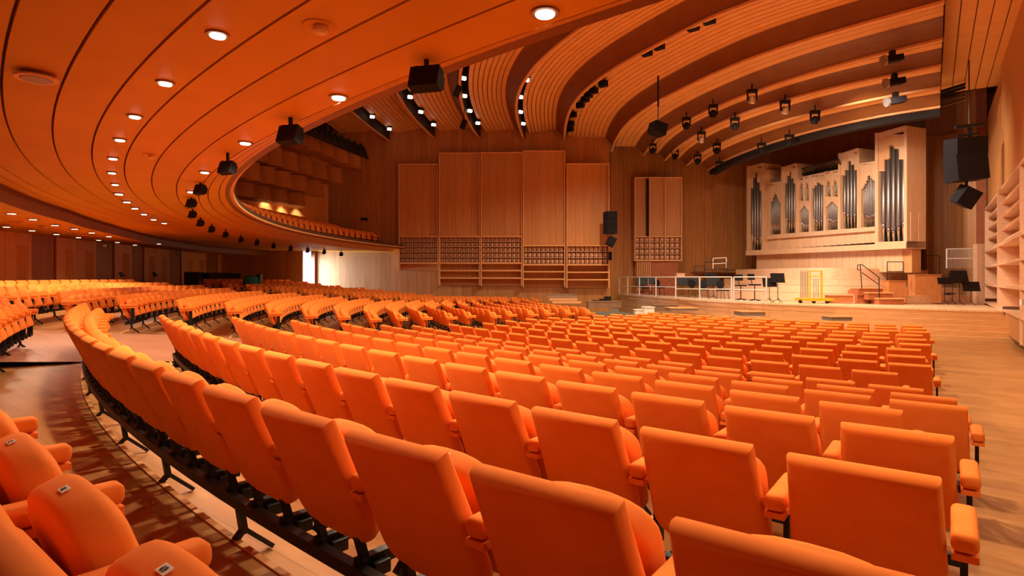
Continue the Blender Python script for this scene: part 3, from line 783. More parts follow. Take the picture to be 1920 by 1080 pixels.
# broad steps at the right end
sp = [i for i, p in enumerate(edge) if p[0] > 12.2]
stp = thing('stage_steps', (15, 20.5, 0), 'five broad wooden steps climbing to the right end of the stage', 'steps')
for k in range(5):
    d0, d1 = .30*k, .30*(k+1)+.012; seg = edge[sp[0]:]
    o0, o1 = offs(seg, d0), offs(seg, d1)
    mbq = MB(); m = len(seg)
    # trim to the right wall
    zt = lambda p, k=k: SZ(p[0])-.168*(k+1)
    poly = o1+o0[::-1]
    mbq.prism(poly, 0-.3, zt); part('tread', mbq, STG, stp)
q = MB(); q.prism([(edge[-1][0]-.05, edge[-1][1]-1.75), (edge[-1][0]+.25, edge[-1][1]-1.9), (edge[-1][0]+.35, edge[-1][1]+.2), (edge[-1][0]-.0, edge[-1][1]+.1)], 0, 0.9)
part('side_panel', q, mat('dark_red_brown', (.07, .02, .008), .6), stp)
# risers
rb = [(11.3, 35.2), (11.6, 32.5), (12.1, 29.6), (13.1, 27.2), (14.3, 26.2), (15.7, 25.9), (17.6, 26.1), (19.4, 26.8), (22.2, 28.0)]
rb = [tuple(v.xy) for v in smooth([Vector((a, b, 0)) for a, b in rb], 40)]
rs_t = thing('orchestra_riser', (16, 30, 1), 'four pale curved wooden riser steps below the organ', 'riser')
zs = [.40, .76, 1.06, 1.62]
prev = 0
for k in range(4):
    f_ = offs(rb, -.75*k); poly = f_+[(22.6, 28.4), (15.2, 38.4), (11.3, 37.4)]
    q = MB(); 
    pl = [Vector((*p, 0)) for p in f_]
    path = [(Vector((p.x, p.y, SZ(p.x)+prev)), (Vector((0, 0, 1)).cross(pl[min(i+1, len(pl)-1)]-pl[max(i-1, 0)])).normalized(), Vector((0, 0, 1))) for i, p in enumerate(pl)]
    for s0 in range(0, 40, 10):
        q = MB(); q.sweep(path[s0:s0+11], [(-.02, .012), (.02, .012), (.02, zs[k]-prev), (-.02, zs[k]-prev)]); part('riser_board', q, PALE, rs_t)
    if k < 3 or True:
        f2 = offs(rb, -.75*(k+1)) if k < 3 else [(22.6, 28.6), (15.2, 38.3), (11.3, 37.4)][::-1]
        q = MB(); z = zs[k]
        if k < 3:
            for i in range(40):
                c = [f_[i], f_[i+1], f2[i+1], f2[i]]; q.add([(p[0], p[1], SZ(p[0])+z) for p in c], ((0, 1, 2, 3),))
        else:
            q.add([(p[0], p[1], SZ(p[0])+z) for p in f_+f2[::-1]], (tuple(range(len(f_)+len(f2))),))
        part('tread', q, STGF, rs_t)
    prev = zs[k]
# ------------------------------------------------------------------ organ
def OT(x): q = (x-960)/F; return (36*q-14.5)/(3.7+9*q)
def OP(x, y, d=0):
    t = OT(x); X, Y = 14.5+3.7*t, 36-9*t
    return Vector((X+.925*d, Y+.38*d, E-(y-HY)/F*Y))
og = thing('pipe_organ', tuple(OP(1550, 470, .6)), 'large concert organ with stepped towers of tin pipes in pale wooden case', 'organ')
def oslab(name, xa, xb, ya, yb, m, d0=0, d1=.08, ya2=None, yb2=None):
    """upright board in the organ front: px corners; ya top, yb bottom (ya2, yb2 at the right side)"""
    ya2 = ya if ya2 is None else ya2; yb2 = yb if yb2 is None else yb2
    A, B, C_, D_ = OP(xa, ya), OP(xb, ya2), OP(xb, yb2), OP(xa, yb); n = Vector((.925, .38, 0)); q = MB()
    vs = [p+n*d0 for p in (A, B, C_, D_)]+[p+n*d1 for p in (A, B, C_, D_)]
    q.add(vs, ((0,1,2,3),(7,6,5,4),(0,4,5,1),(1,5,6,2),(2,6,7,3),(3,7,4,0))); return part(name, q, m, og)
DEP = 1.25
def tower(x0, x1, yt0, yt1, yb0, yb1, fw_, topw):
    oslab('stile', x0, x0+fw_, yt0, yb0, ORG, -.10, DEP, yt0+(yt1-yt0)*fw_/(x1-x0), yb0)
    oslab('stile', x1-fw_, x1, yt1, yb1, ORG, -.10, DEP, yt1, yb1)
    oslab('top_rail', x0+fw_, x1-fw_, yt0, yt0+topw, ORG, -.08, DEP, yt1, yt1+topw)
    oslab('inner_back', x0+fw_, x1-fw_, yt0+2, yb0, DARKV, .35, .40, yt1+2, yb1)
def pipes(x0, x1, tops, mouths, yb, shade_top=None, yb2=None):
    n = len(tops); w_ = (x1-x0)/n
    for i in range(n):
        x = x0+(i+.5)*w_; b = OP(x, lerp(yb, yb if yb2 is None else yb2, (i+.5)/n), .12); m = OP(x, mouths[i], .12); t = OP(x, tops[i], .12)
        r = (OP(x+w_/2, 400)-OP(x-w_/2, 400)).length*.46
        q = MB(); q.lathe((b.x, b.y, 0), [(r*.92, m.z+r*.5), (r, m.z+r*.8), (r, t.z), (r*.9, t.z+.01)], 12)
        o = part('pipe', q, TIN, og, smooth=False); o.data.shade_smooth()
        q = MB(); q.lathe((b.x, b.y, 0), [(r*.28, b.z), (r*.85, m.z-.02), (r*.95, m.z+r*.5)], 12); part('pipe_foot', q, CHROME, o, smooth=True)
        q = MB(); q.box((b.x-.0, b.y-r*.9, m.z+r*.45), (r*1.1, r*.35, r*.3), -1.2); part('pipe_mouth', q, DARKV, o)
        if shade_top is not None:
            oslab('shade_board', x-w_/2, x+w_/2, shade_top, tops[i]+1, ORG, -.04, .06)
# left tower, central bays, right tower
tower(1402, 1434, 312, 306, 478, 476, 4, 5)
pipes(1406, 1430, [352, 332, 322, 341, 357], [441, 445, 450, 445, 437], 468, 314)
oslab('post', 1434, 1441, 318, 476, ORG, .15, DEP)
def bay_o(x0, x1, yt0, yt1, yb0, yb1):
    oslab('stile', x0, x0+2.2, yt0, yb0, ORG, -.05, .8); oslab('stile', x1-2.2, x1, yt1, yb1, ORG, -.05, .8)
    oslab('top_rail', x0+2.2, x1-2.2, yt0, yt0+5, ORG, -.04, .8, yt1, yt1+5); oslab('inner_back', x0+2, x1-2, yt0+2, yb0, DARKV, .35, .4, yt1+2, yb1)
bay_o(1441, 1467, 343, 340, 442, 440); pipes(1443.5, 1465, [379, 376, 370, 364, 361, 365, 371, 376, 380], [422, 420, 419, 421, 422, 420, 419, 418, 416], 440, 345)
tower(1467, 1497, 313, 306, 440, 437, 3.4, 5); pipes(1470.5, 1493.5, [343, 329, 321, 334, 343], [411, 415, 420, 415, 409], 437, 314)
for (x0, x1, yt0, yt1, yb, pk, mo, uo) in ((1497, 1520, 334, 329, 437, 384, 419, (340, 376)), (1547, 1574, 322, 318, 432, 376, 411, (336, 368))):
    bay_o(x0, x1, yt0, yt1, yb+1, yb-1); c = (x0+x1)/2; m = 9
    pipes(x0+2.4, x1-2.4, [pk+abs(i-4)*2.6 for i in range(m)], [mo+3-abs(i-4)*.9 for i in range(m)], yb, uo[1]+1)
    for xa, xb in ((x0+2.4, c-1.6), (c+1.6, x1-2.4)):
        pipes(xa, xb, [uo[0]+11, uo[0]+3, uo[0], uo[0]+5, uo[0]+12], [uo[1]-5]*5, uo[1], yt1+3)
    oslab('muntin', c-1.6, c+1.6, yt1+2, uo[1]+6, ORG, -.05, .2); oslab('cross_rail', x0+2, x1-2, uo[1]+.5, uo[1]+6, ORG, -.045, .2)
bay_o(1520, 1547, 328, 323, 436, 433); pipes(1522.5, 1544.5, [352, 347, 341, 343, 346], [410, 414, 417, 414, 408], 432, 329)
tower(1574, 1613, 288, 278, 431, 427, 3.8, 7); pipes(1578, 1609, [328, 318, 301, 308, 318], [398, 402, 409, 402, 396], 427, 288)
bay_o(1613, 1644, 306, 302, 428, 425); pipes(1615.5, 1641.5, [353, 349, 344, 338, 329, 328, 333, 336, 338], [403, 402, 403, 404, 405, 404, 403, 401, 400], 425, 307)
tower(1643, 1703, 250, 236, 468, 465, 6, 9)
pipes(1649, 1696, [320, 297, 271, 278, 298], [422, 430, 435, 427, 418], 454, 252)
for i in range(16):     # slats in the head of the right tower
    x = 1650+i*2.9; oslab('slat', x, x+1.2, 254, 318 if i < 3 else 300 if i < 6 else 275, LIP, -.06, -.04)
oslab('ledge', 1441, 1644, 441, 449, ORG, -.14, DEP, 425, 433)
for i in range(16):
    xa, xb = 1441+i*12.7, 1441+(i+1)*12.7; oslab('apron_board', xa+.2, xb-.2, 447-i*1.0, 468-i*.9, ORG, .05, .12)
oslab('base_rail', 1402, 1703, 466+4, 479, ORG, -.16, DEP, 450+5, 466)
oslab('base_rail', 1643, 1703, 454, 466, ORG, -.12, DEP, 452, 464)
q = MB(); A = [OP(1434, 330, DEP), OP(1703, 240, DEP)]
for i, (yt, yb) in enumerate(((398, 452),)):
    for j in range(2):
        a, b = OP(1703, yt, .15+.55*j), OP(1703, yt, .62+.55*j); q = MB(); z0 = OP(1703, yb).z
        e = Vector((.38, -.925, 0))*.02
        q.add([a+e, b+e, Vector((b.x, b.y, z0))+e, Vector((a.x, a.y, z0))+e, a, b, Vector((b.x, b.y, z0)), Vector((a.x, a.y, z0))], ((0,1,2,3),(7,6,5,4),(0,4,5,1),(1,5,6,2),(2,6,7,3),(3,7,4,0)))
        part('side_door', q, ORG, og)
for i in range(22):
    xa, xb = 1410+i*12.4, 1410+(i+1)*12.4; ya, yb = 478-i*.5, 512-i*.1
    oslab('plinth_board', xa+.2, xb-.2, ya, yb, ORG, .35, .42)
oslab('plinth_end', 1683, 1700, 467, 511, PANEL, .36, 1.0)
for i in range(16):      # horizontal trumpets
    x = 1503+i*4.4; a = OP(x, 330-i*.6, .5); b = a+Vector((-.7, -.75, .32+.012*i)); q = MB(); q.tube(a, b, .02, 8, .055); part('trumpet_pipe', q, mat('dark_brass', (.12, .07, .03), .35, .8), og, smooth=False)
q = MB(); q.bar(OP(1500, 326, .3), OP(1574, 312, .3), .25, .12); part('trumpet_chest', q, BLK, og)

# ------------------------------------------------------------------ things on the stage
def G(x, y, lev=0):
    Y = (.84-lev)*F/(y-HY-KT*(x-960)); return Vector(((x-960)/F*Y, Y, E-(y-HY)/F*Y))
def music_stand(x, yf, xd, ytop, wpx, hpx, label, rz=0, m=BLK):
    g = G(x, yf); k = g.y/F; t = thing('music_stand', g, label, 'music stand', 'black music stands on the stage')
    zt = E-(ytop-HY)*k; xc = (xd-960)*k; w_, h_ = wpx*k, hpx*k
    q = MB(); M = Matrix.Rotation(radians(-14), 3, 'X'); M = Matrix.Rotation(rz, 3, 'Z') @ M
    q.box((xc, g.y, zt-h_/2), (w_, .02, h_), M=M); q.box((xc, g.y-.05, zt-h_+.01), (w_, .07, .02), rz); part('desk', q, m, t)
    q = MB(); q.tube((g.x, g.y+.02, g.z+.12), (xc, g.y+.02, zt-h_*.4), .014, 6); part('pole', q, BLK, t)
    for i in range(3):
        a = 2*pi*i/3+.4; q = MB(); q.tube((g.x, g.y, g.z+.2), (g.x+.26*cos(a), g.y+.26*sin(a), g.z+.012), .010, 6); part('leg', q, BLK, t)
def swivel_chair(x, yf, ys, face, label):
    g = G(x, yf); k = g.y/F; t = thing('swivel_chair', g, label, 'chair', 'black swivel chairs on the stage'); zs_ = E-(ys-HY)*k
    q = MB(); q.box((g.x, g.y, zs_-.03), (.42, .42, .06)); part('seat', q, BLKP, t)
    q = MB(); M = Matrix.Rotation(face, 3, 'Z') @ Matrix.Rotation(radians(-8), 3, 'X'); dv = Matrix.Rotation(face, 3, 'Z') @ Vector((0, .22, 0))
    q.box((g.x+dv.x, g.y+dv.y, zs_+.34), (.40, .04, .28), M=M); part('backrest', q, BLKP, t)
    q = MB(); q.bar((g.x+dv.x, g.y+dv.y, zs_+.2), (g.x+dv.x*.6, g.y+dv.y*.6, zs_-.05), .03, .02); part('back_stem', q, BLK, t)
    q = MB(); q.tube((g.x, g.y, g.z+.07), (g.x, g.y, zs_-.05), .025, 8); part('column', q, BLK, t)
    for i in range(5):
        a = 2*pi*i/5; q = MB(); q.bar((g.x, g.y, g.z+.08), (g.x+.28*cos(a), g.y+.28*sin(a), g.z+.03), .03, .03); part('foot', q, BLK, t)
def chair(x, yf, face, label, back=True, hs=.46, metal=BLK, grp='black orchestra chairs'):
    g = G(x, yf); t = thing('orchestra_chair' if back else 'stool', g, label, 'chair' if back else 'stool', grp if back else 'black stools at right of the stage')
    R = Matrix.Rotation(face, 3, 'Z')
    q = MB(); q.box((g.x, g.y, g.z+hs), (.44, .42, .05), face); part('seat', q, BLKP, t)
    if back:
        q = MB(); d = R @ Vector((0, .22, 0)); q.lathe((g.x+d.x, g.y+d.y, g.z+hs+.28), [(.10, -.02), (.20, -.016), (.22, 0), (.20, .016), (.1, .02)], 12, R @ Matrix.Rotation(pi/2-.15, 3, 'X')); part('backrest', q, BLKP, t)
        q = MB(); q.bar((g.x+d.x, g.y+d.y, g.z+hs-.02), (g.x+d.x, g.y+d.y, g.z+hs+.2), .03); part('back_stem', q, BLK, t)
    for sx in (-1, 1):
        for sy in (-1, 1):
            a = R @ Vector((sx*.17, sy*.16, 0)); b = R @ Vector((sx*.21, sy*.20, 0)); q = MB(); q.tube((g.x+b.x, g.y+b.y, g.z), (g.x+a.x, g.y+a.y, g.z+hs-.02), .012, 6); part('leg', q, metal, t)
music_stand(1173, 549.5, 1172, 512, 7, 14, 'narrow black music stand at far left stage corner behind the white railing')
music_stand(1190, 551.5, 1190, 513, 15, 14, 'black music stand second from the left end of the stage')
music_stand(1203, 552.5, 1203, 519, 22, 15, 'wide black music stand in front of the dark stage door, left')
music_stand(1222, 554, 1224, 519, 16, 14, 'black music stand in front of the dark stage door, right')
music_stand(1279, 557, 1281, 520, 24, 16, 'black music stand just right of the pale post by the door')
music_stand(1300, 557.5, 1301, 521, 17, 15, 'black music stand left of the taller stand at centre left')
music_stand(1332, 556, 1333, 512, 22, 9, 'tallest black music stand beneath the dark riser railing')
music_stand(1338, 561.5, 1337, 521, 26, 15, 'broad black music stand beside the round backed chair')
music_stand(1443, 568.2, 1443, 521, 26, 17, 'black music stand left of the two by the yellow trolley')
music_stand(1459, 568.5, 1458, 512, 26, 18, 'taller black music stand nearest the yellow trolley')
music_stand(1772, 571.5, 1772, 520, 30, 13, 'low black music stand leftmost at right of the stage', .1)
music_stand(1800, 571.8, 1799, 507, 34, 24, 'tallest black music stand in the right stage cluster', .1)
music_stand(1786, 570.5, 1787, 512, 14, 18, 'narrow black music stand between low and tallest right ones')
music_stand(1821, 572.2, 1821, 528, 31, 18, 'black music stand rightmost near the right wall shelves', -.05)
music_stand(1827, 568.5, 1827, 508, 10, 18, 'slim dark music stand against the pale post at right', 0, mat('olive_dark', (.05, .05, .03), .5))
swivel_chair(1389, 563.5, 534, 2.3, 'black swivel chair left one, side-on, behind the white railing end')
swivel_chair(1415, 564.5, 533, .4, 'black swivel chair right one, nearer the pair of music stands')
chair(1209, 552.5, .2, 'black orchestra chair leftmost, in front of the slat screen')
chair(1237, 554.5, .5, 'black orchestra chair folded low before the dark door')
chair(1300, 558.5, .1, 'black orchestra chair left of the broad music stand')
chair(1320, 560.5, -.2, 'black orchestra chair touching the broad music stand')
chair(1355, 562.8, .2, 'round backed black orchestra chair right of the broad stand')
chair(1746, 568.5, .1, 'black topped stool with pale legs, leftmost at right', False, .45, STEEL)
chair(1777, 568.8, 0, 'black topped stool under the low music stand', False, .47, STEEL)
# front railing
fr_t = thing('railing', tuple(G(1300, 562)), 'long pale steel railing along the left front edge of the stage', 'railing')
pp = [(1161, 551.2), (1177, 552.8), (1199, 554.6), (1230, 557), (1267, 559.8), (1312, 563), (1372, 566.2), (1376, 566.5), (1437, 569.8)]
pts = [G(x, y+.4) for x, y in pp]
for i, p in enumerate(pts):
    q = MB(); q.tube(p, p+Vector((0, 0, (569.8-519)/F*pts[-1].y*1.0 if False else (pp[i][1]-519.5)/F*p.y)), .03, 8); part('post', q, WHT, fr_t)
for a, b, i in zip(pts, pts[1:], range(99)):
    if i == 6: continue
    for yy in (519.5, 539 if i > 3 else 536):
        q = MB(); za, zb = E-(yy+(i*.6 if yy > 530 else 0)-HY)/F*a.y, E-(yy+((i+1)*.6 if yy > 530 else 0)-HY)/F*b.y
        q.tube((a.x, a.y, za), (b.x, b.y, zb), .022, 8); part('rail', q, WHT, fr_t)
    q = MB(); q.tube(a+Vector((0, 0, .08)), b+Vector((0, 0, .08)), .018, 6); part('rail', q, WHT, fr_t)
def railing(px, Y, label, m=BLK, mids=1, bars=0, r=.02):
    """px: list of (x, ytop, ybot)"""
    c = P(px[0][0], px[0][2], Y); t = thing('railing', c, label, 'railing')
    for x, yt, yb in px:
        q = MB(); q.tube(P(x, yb, Y), P(x, yt, Y), r, 6); part('post', q, m, t)
    for (xa, ya, ba), (xb, yb, bb) in zip(px, px[1:]):
        for k in range(mids+1):
            f_ = k/(mids+1) if mids else 0
            q = MB(); q.tube(P(xa, lerp(ya, ba, f_), Y), P(xb, lerp(yb, bb, f_), Y), r, 6); part('rail', q, m, t)
        if bars:
            q = MB()
            for j in range(1, bars): x = lerp(xa, xb, j/bars); q.tube(P(x, lerp(ya, yb, j/bars), Y), P(x, lerp(ba, bb, j/bars), Y), .008, 5)
            part('mesh_bars', q, STEEL, t)['kind'] = 'stuff'
railing([(1302, 499, 520), (1322, 499, 520)], 30.4, 'low dark railing at the left end of the risers')
railing([(1321.5, 491, 519), (1363, 492, 514)], 30.0, 'higher dark railing on the risers left of the organ')
railing([(1337, 484.5, 505), (1362, 483, 503)], 32.0, 'thin pale railing behind the dark one left of the organ', WHT)
railing([(1663.5, 491, 527), (1694, 491, 527)], 26.6, 'black railing above the orange-brown box right of the stairs')
railing([(1694.5, 478, 500), (1714, 478, 514)], 28.4, 'tall steel railing by the organ case corner', STEEL, 0)
railing([(1714, 478, 514), (1762, 480, 516)], 28.6, 'wide dark railing between organ corner and white gate', BLK, 0)
railing([(1775, 467, 503), (1829.5, 466, 503)], 27.9, 'white barred gate panel at the right end of the top riser', WHT, 1, 26, .03)
q = MB(); A, B = P(1831, 457, 27.6), P(1846, 570, 27.6); q.box(((A.x+B.x)/2, 27.7, (A.z+B.z)/2), (B.x-A.x, .25, A.z-B.z)); single('pale_post', q, PALE, 'broad pale wooden post between white gate and shelf wall', 'post')
# wooden stair unit with handrail
Ys = G(1650, 570.5).y; su = thing('stair_unit', G(1650, 570.5), 'small reddish wooden stair unit with three steps on the stage', 'stairs')
for (x0, x1, y0, y1, d) in ((1617, 1664, 541.5, 554, .9), (1628, 1674, 550, 562, .6), (1640, 1686, 560.5, 570.5, .3)):
    q = MB(); A, B = P(x0, y0, Ys), P(x1, y1, Ys); q.box(((A.x+B.x)/2, Ys-.3+d, (A.z+B.z)/2), (B.x-A.x, .6, A.z-B.z)); part('step', q, REDB, su)
    q = MB(); q.box(((A.x+B.x)/2, Ys-.32+d, A.z+.02), (B.x-A.x+.04, .66, .04)); part('tread', q, LIP, su)
q = MB(); A, B = P(1617, 544, Ys), P(1642, 569.5, Ys); q.box(((A.x+B.x)/2, Ys+.75, (A.z+B.z)/2-.0), (B.x-A.x, .7, A.z-B.z)); part('side_panel', q, REDB, su)
Yh = Ys-.05
hr2 = thing('stair_handrail', P(1640, 569, Yh), 'black sloping double handrail of the reddish stair unit', 'handrail')
for a, b in (((1616, 541), (1613, 497)), ((1608, 506), (1608, 497)), ((1608, 497), (1616, 496)), ((1616, 496), (1648, 520)), ((1616, 511), (1648, 534)), ((1648, 520), (1649, 569)), ((1608, 506), (1614, 506))):
    q = MB(); q.tube(P(*a, Yh), P(*b, Yh), .018, 6); part('bar', q, BLK, hr2)
def block(name, x0, x1, y0, y1, Y, dep, m, label, cat, top=None):
    A, B = P(x0, y0, Y), P(x1, y1, Y); q = MB(); q.box(((A.x+B.x)/2, Y+dep/2, (A.z+B.z)/2), (B.x-A.x, dep, A.z-B.z))
    t = thing(name, ((A.x+B.x)/2, Y+dep/2, B.z), label, cat); part('body', q, m, t)
    q = MB(); q.box(((A.x+B.x)/2, Y+dep/2-.01, A.z+.015), (B.x-A.x+.04, dep+.04, .03)); part('top', q, top or m, t); return t
OBX = noise_mat('orange_box_wood', (.46, .16, .045), (.54, .20, .06), (2, 2, 2), 2, .5, .04)
block('wooden_box', 1667, 1699, 527.5, 567.5, 25.8, .5, OBX, 'tall orange-brown wooden box right of the reddish stairs', 'box')
block('wooden_box', 1716, 1765, 515.5, 568, 26.6, .5, OBX, 'largest orange-brown wooden panel box behind the stools', 'box')
block('wooden_box', 1556, 1600, 555, 567.5, 25.3, .4, OBX, 'low orange-brown wooden box right of the yellow trolley', 'box')
block('wooden_box', 1269, 1284, 513, 533, 33.0, .4, PALE, 'pale wooden box at the left edge of the risers', 'box')
# yellow trolley
g = G(1525, 568.5); k = g.y/F; tt = thing('trolley', g, 'yellow wheeled trolley loaded with steel music stand frames', 'trolley')
q = MB(); A, B = P(1497, 559, g.y), P(1555, 564, g.y); q.box(((A.x+B.x)/2, g.y, (A.z+B.z)/2), (B.x-A.x, .7, A.z-B.z)); part('deck', q, YEL, tt)
for x in (1501, 1526, 1551):
    q = MB(); p = P(x, 566, g.y-.25); q.tube((p.x, p.y-.02, g.z+.08), (p.x, p.y+.03, g.z+.08), .08, 12); part('wheel', q, BLK, tt)
for x in (1515.5, 1519, 1539, 1541.5):
    q = MB(); q.tube(P(x, 559, g.y), P(x, 507.5, g.y), .025, 6); part('upright', q, YEL, tt)
q = MB(); q.tube(P(1515, 508, g.y), P(1542, 508.5, g.y), .025, 6); part('cross_bar', q, YEL, tt)
q = MB(); q.tube(P(1516, 518, g.y), P(1541, 518, g.y), .02, 6); part('cross_bar', q, YEL, tt)
for x in (1501, 1504, 1507, 1510, 1513, 1526, 1530, 1534):
    q = MB(); q.tube(P(x, 558, g.y+.1), P(x+(.8 if x < 1520 else 0), 509 if x < 1520 else 522, g.y+.1), .016, 6); part('frame_tube', q, STEEL, tt)
q = MB(); q.tube(P(1500, 508, g.y+.1), P(1514, 507, g.y+.1), .016, 6); part('frame_tube', q, STEEL, tt)
# low carts and plinths in front of the stage
GREYW = noise_mat('grey_brown_wood', (.20, .12, .07), (.26, .16, .10), (2, 2, 2), 2, .5, .05)
block('low_cart', 1103, 1165, 566.5, 577, 25.0, .6, GREYW, 'grey-brown low table left of the stage front', 'cart')
block('low_cart', 1227, 1271, 573.5, 583, 24.0, .5, GREYW, 'dark grey-brown platform just left of the pale flat one', 'cart')
block('low_cart', 1257, 1309, 578.5, 583, 22.6, .8, mat('cart_steel', (.3, .26, .22), .4, .5), 'pale topped flat cart, left of two before the stage', 'cart', LIP)
block('low_cart', 1392, 1435, 585.5, 592.5, 20.6, .8, mat('cart_steel', (.3, .26, .22), .4, .5), 'pale topped flat cart in the middle before the stage', 'cart', LIP)
block('low_cart', 1559, 1598, 595, 601.5, 19.3, .6, mat('cart_steel', (.3, .26, .22), .4, .5), 'pale topped flat cart, rightmost before the stage', 'cart', LIP)
block('white_box', 1208, 1227, 577, 590, 21.5, .4, WHT, 'white box on the floor in front of the stage', 'box')
block('white_box', 1192, 1208, 582, 590, 21.8, .4, WHT, 'lower white box touching the taller white box', 'box')
t = thing('equipment_case', P(1130, 568, 29), 'black stepped equipment cases left of the stage corner', 'case')
for x0, x1, y0 in ((1112, 1124, 563), (1126, 1137, 560.5), (1135, 1146, 556)):
    q = MB(); A, B = P(x0, y0, 29), P(x1, 569, 29); q.box(((A.x+B.x)/2, 29.2, (A.z+B.z)/2), (B.x-A.x, .5, A.z-B.z)); part('case', q, BLK, t)
for k_, (y, x0, x1, m) in enumerate(((551, 1024, 1080, GREYW), (554.5, 1026, 1082, STEEL), (559.5, 1030, 1083, STG), (565, 1036, 1090, STG))):
    A, B = P(x0, y, 29.5-.9*k_), P(x1, y+4, 29.5-.9*k_); q = MB(); q.box(((A.x+B.x)/2, A.y+.2, (A.z+B.z)/2), (B.x-A.x, .4, A.z-B.z))
    single('bench', q, m, ['grey bench at the far end of the front aisle, rearmost', 'pale metal bench in front of the grey bench', 'wooden bench third from the side wall', 'wooden bench nearest the camera by the front seats'][k_], 'bench', 'benches in front of the side wall')
# ------------------------------------------------------------------ balcony interior: seats, acoustic boxes, back wall
for (x, y, z, rz) in bs: stamp(x, y, z+.35-.1, rz)
vb = []; fb = []
am = bpy.data.meshes.new('auditorium_seats')
nF = len(mb[FAB].v); allv = mb[FAB].v+mb[BLK].v; allf = mb[FAB].f+[tuple(i+nF for i in f) for f in mb[BLK].f]
am.from_pydata(allv, [], allf); am.materials.append(FAB); am.materials.append(BLK)
am.polygons.foreach_set('material_index', [0]*len(mb[FAB].f)+[1]*len(mb[BLK].f)); am.update(); am.shade_smooth()
o = put('auditorium_seats', am, label='all farther orange tip-up seats in curved rows across stalls and balcony', category='seats', kind='stuff')
# curved acoustic boxes in three tiers above the balcony
BOXW = noise_mat('acoustic_box_wood', (.40, .155, .032), (.46, .19, .042), (1, 1, 1), 2, .5, .08)
tiers = [ # (list of x boundaries px, top y, bottom y at left.., depth)
 ([(648, 262, 300), (683, 297, 324)], 0)]
def tier(n, xl, ytl, ybl, xr, ytr, ybr, Yl, Yr, k):
    t = thing('acoustic_canopy', P((xl+xr)/2, (ybl+ybr)/2, (Yl+Yr)/2), ['upper', 'middle', 'third', 'lowest'][k]+' tier of curved wooden acoustic boxes above the balcony', 'canopy', 'acoustic box tiers over the balcony')
    for i in range(n):
        f0, f1 = i/n, (i+1)/n
        a, b = P(lerp(xl, xr, f0), lerp(ytl, ytr, f0), lerp(Yl, Yr, f0)), P(lerp(xl, xr, f1), lerp(ytl, ytr, f1), lerp(Yl, Yr, f1))
        h = (lerp(ybl, ybr, f0)-lerp(ytl, ytr, f0))/F*a.y; d = (b-a); d.z = 0; u = d.normalized(); nn = Vector((u.y, -u.x, 0)); L_ = d.length
        q = MB(); vs = []; m = 8
        for j in range(m+1):
            s = j/m; out = .55*(4*s*(1-s))-.15; p = a+u*(L_*(.02+.96*s)); pz = lerp(a.z, b.z, s)
            for zz, dd in ((0, .10), (-h*.35, .0), (-h*.75, -.05), (-h, .10)):
                v = p-nn*(.3-out*.6+dd*.0)+nn*(.35*(abs(zz)/h)**1.5*.3); v.z = pz+zz; vs.append(v)
            v = p-nn*.85; v.z = pz-h; vs.append(v); v = p-nn*.85; v.z = pz; vs.append(v)
        K = 6; fs = [(j*K+c, j*K+(c+1) % K, (j+1)*K+(c+1) % K, (j+1)*K+c) for j in range(m) for c in range(K)]+[tuple(range(K-1, -1, -1)), tuple(m*K+c for c in range(K))]
        q.add(vs, fs); part('acoustic_box', q, BOXW, t)
tier(5, 560, 236, 268, 686, 298, 322, 26, 30.5, 0)
tier(6, 485, 262, 300, 652, 320, 348, 24.5, 30, 1)
tier(6, 442, 292, 330, 616, 343, 368, 23.0, 29.5, 2)
tier(5, 425, 322, 362, 582, 362, 388, 23.5, 29.0, 3)
tr2 = thing('rigging_truss', P(630, 255, 28), 'black rigging gap between acoustic boxes and ceiling above the balcony', 'truss')
q = MB(); q.add([P(569, 226, 24.6), P(684, 276, 32.4), P(692, 300, 32.4), P(569, 250, 24.6), P(569, 226, 25.2), P(684, 276, 33.0), P(692, 300, 33.0), P(569, 250, 25.2)], ((0,1,2,3),(7,6,5,4),(0,4,5,1),(1,5,6,2),(2,6,7,3),(3,7,4,0))); part('backing', q, DARKV, tr2)
for i in range(9):
    x = 580+i*12; Yt = 24.2+i*.95; q = MB(); q.bar(P(x, 232+i*4.6, Yt), P(x+9, 246+i*5.2, Yt+.2), .08, .08); part('bar', q, BLK, tr2)
uw = thing('wall_5', (-12, 27, E+2), '', ''); del uw['label'], uw['category']; uw['kind'] = 'structure'
for i in range(14):      # back wall behind the balcony seats
    f0, f1 = i/14, (i+1)/14; xa, xb = lerp(380, 616, f0), lerp(380, 616, f1); Ya, Yb = lerp(23, 32.6, f0), lerp(23, 32.6, f1)
    A, B = P(xa, 0, Ya), P(xb-.3, 0, Yb); q = MB(); q.prism([A.xy, B.xy, (B.x-.1, B.y+.1), (A.x-.1, A.y+.1)], E+1.6, TOPZ-.3); part('panel', q, BACKL, uw)
# small wall washers on the balcony back wall
for x, y, Y in ((464, 362, 26.5), (501, 374, 28.0), (535, 384, 29.2), (563, 387, 30.3)):
    p = P(x, y, Y); spot('wash_lamp', (p.x+.25, p.y-.35, p.z+.25), (p.x+.18, p.y-.22, p.z-1.2), 160, 90, .04, .7)
    t = thing('wall_washer', p+Vector((.25, -.35, .3)), 'small wall washer lamp over balcony rear, '+{464: 'leftmost', 501: 'second from left', 535: 'third from left', 563: 'rightmost'}[x], 'lamp')
    q = MB(); q.tube(p+Vector((.25, -.35, .3)), p+Vector((.25, -.35, .42)), .05, 10); part('housing', q, BLK, t)
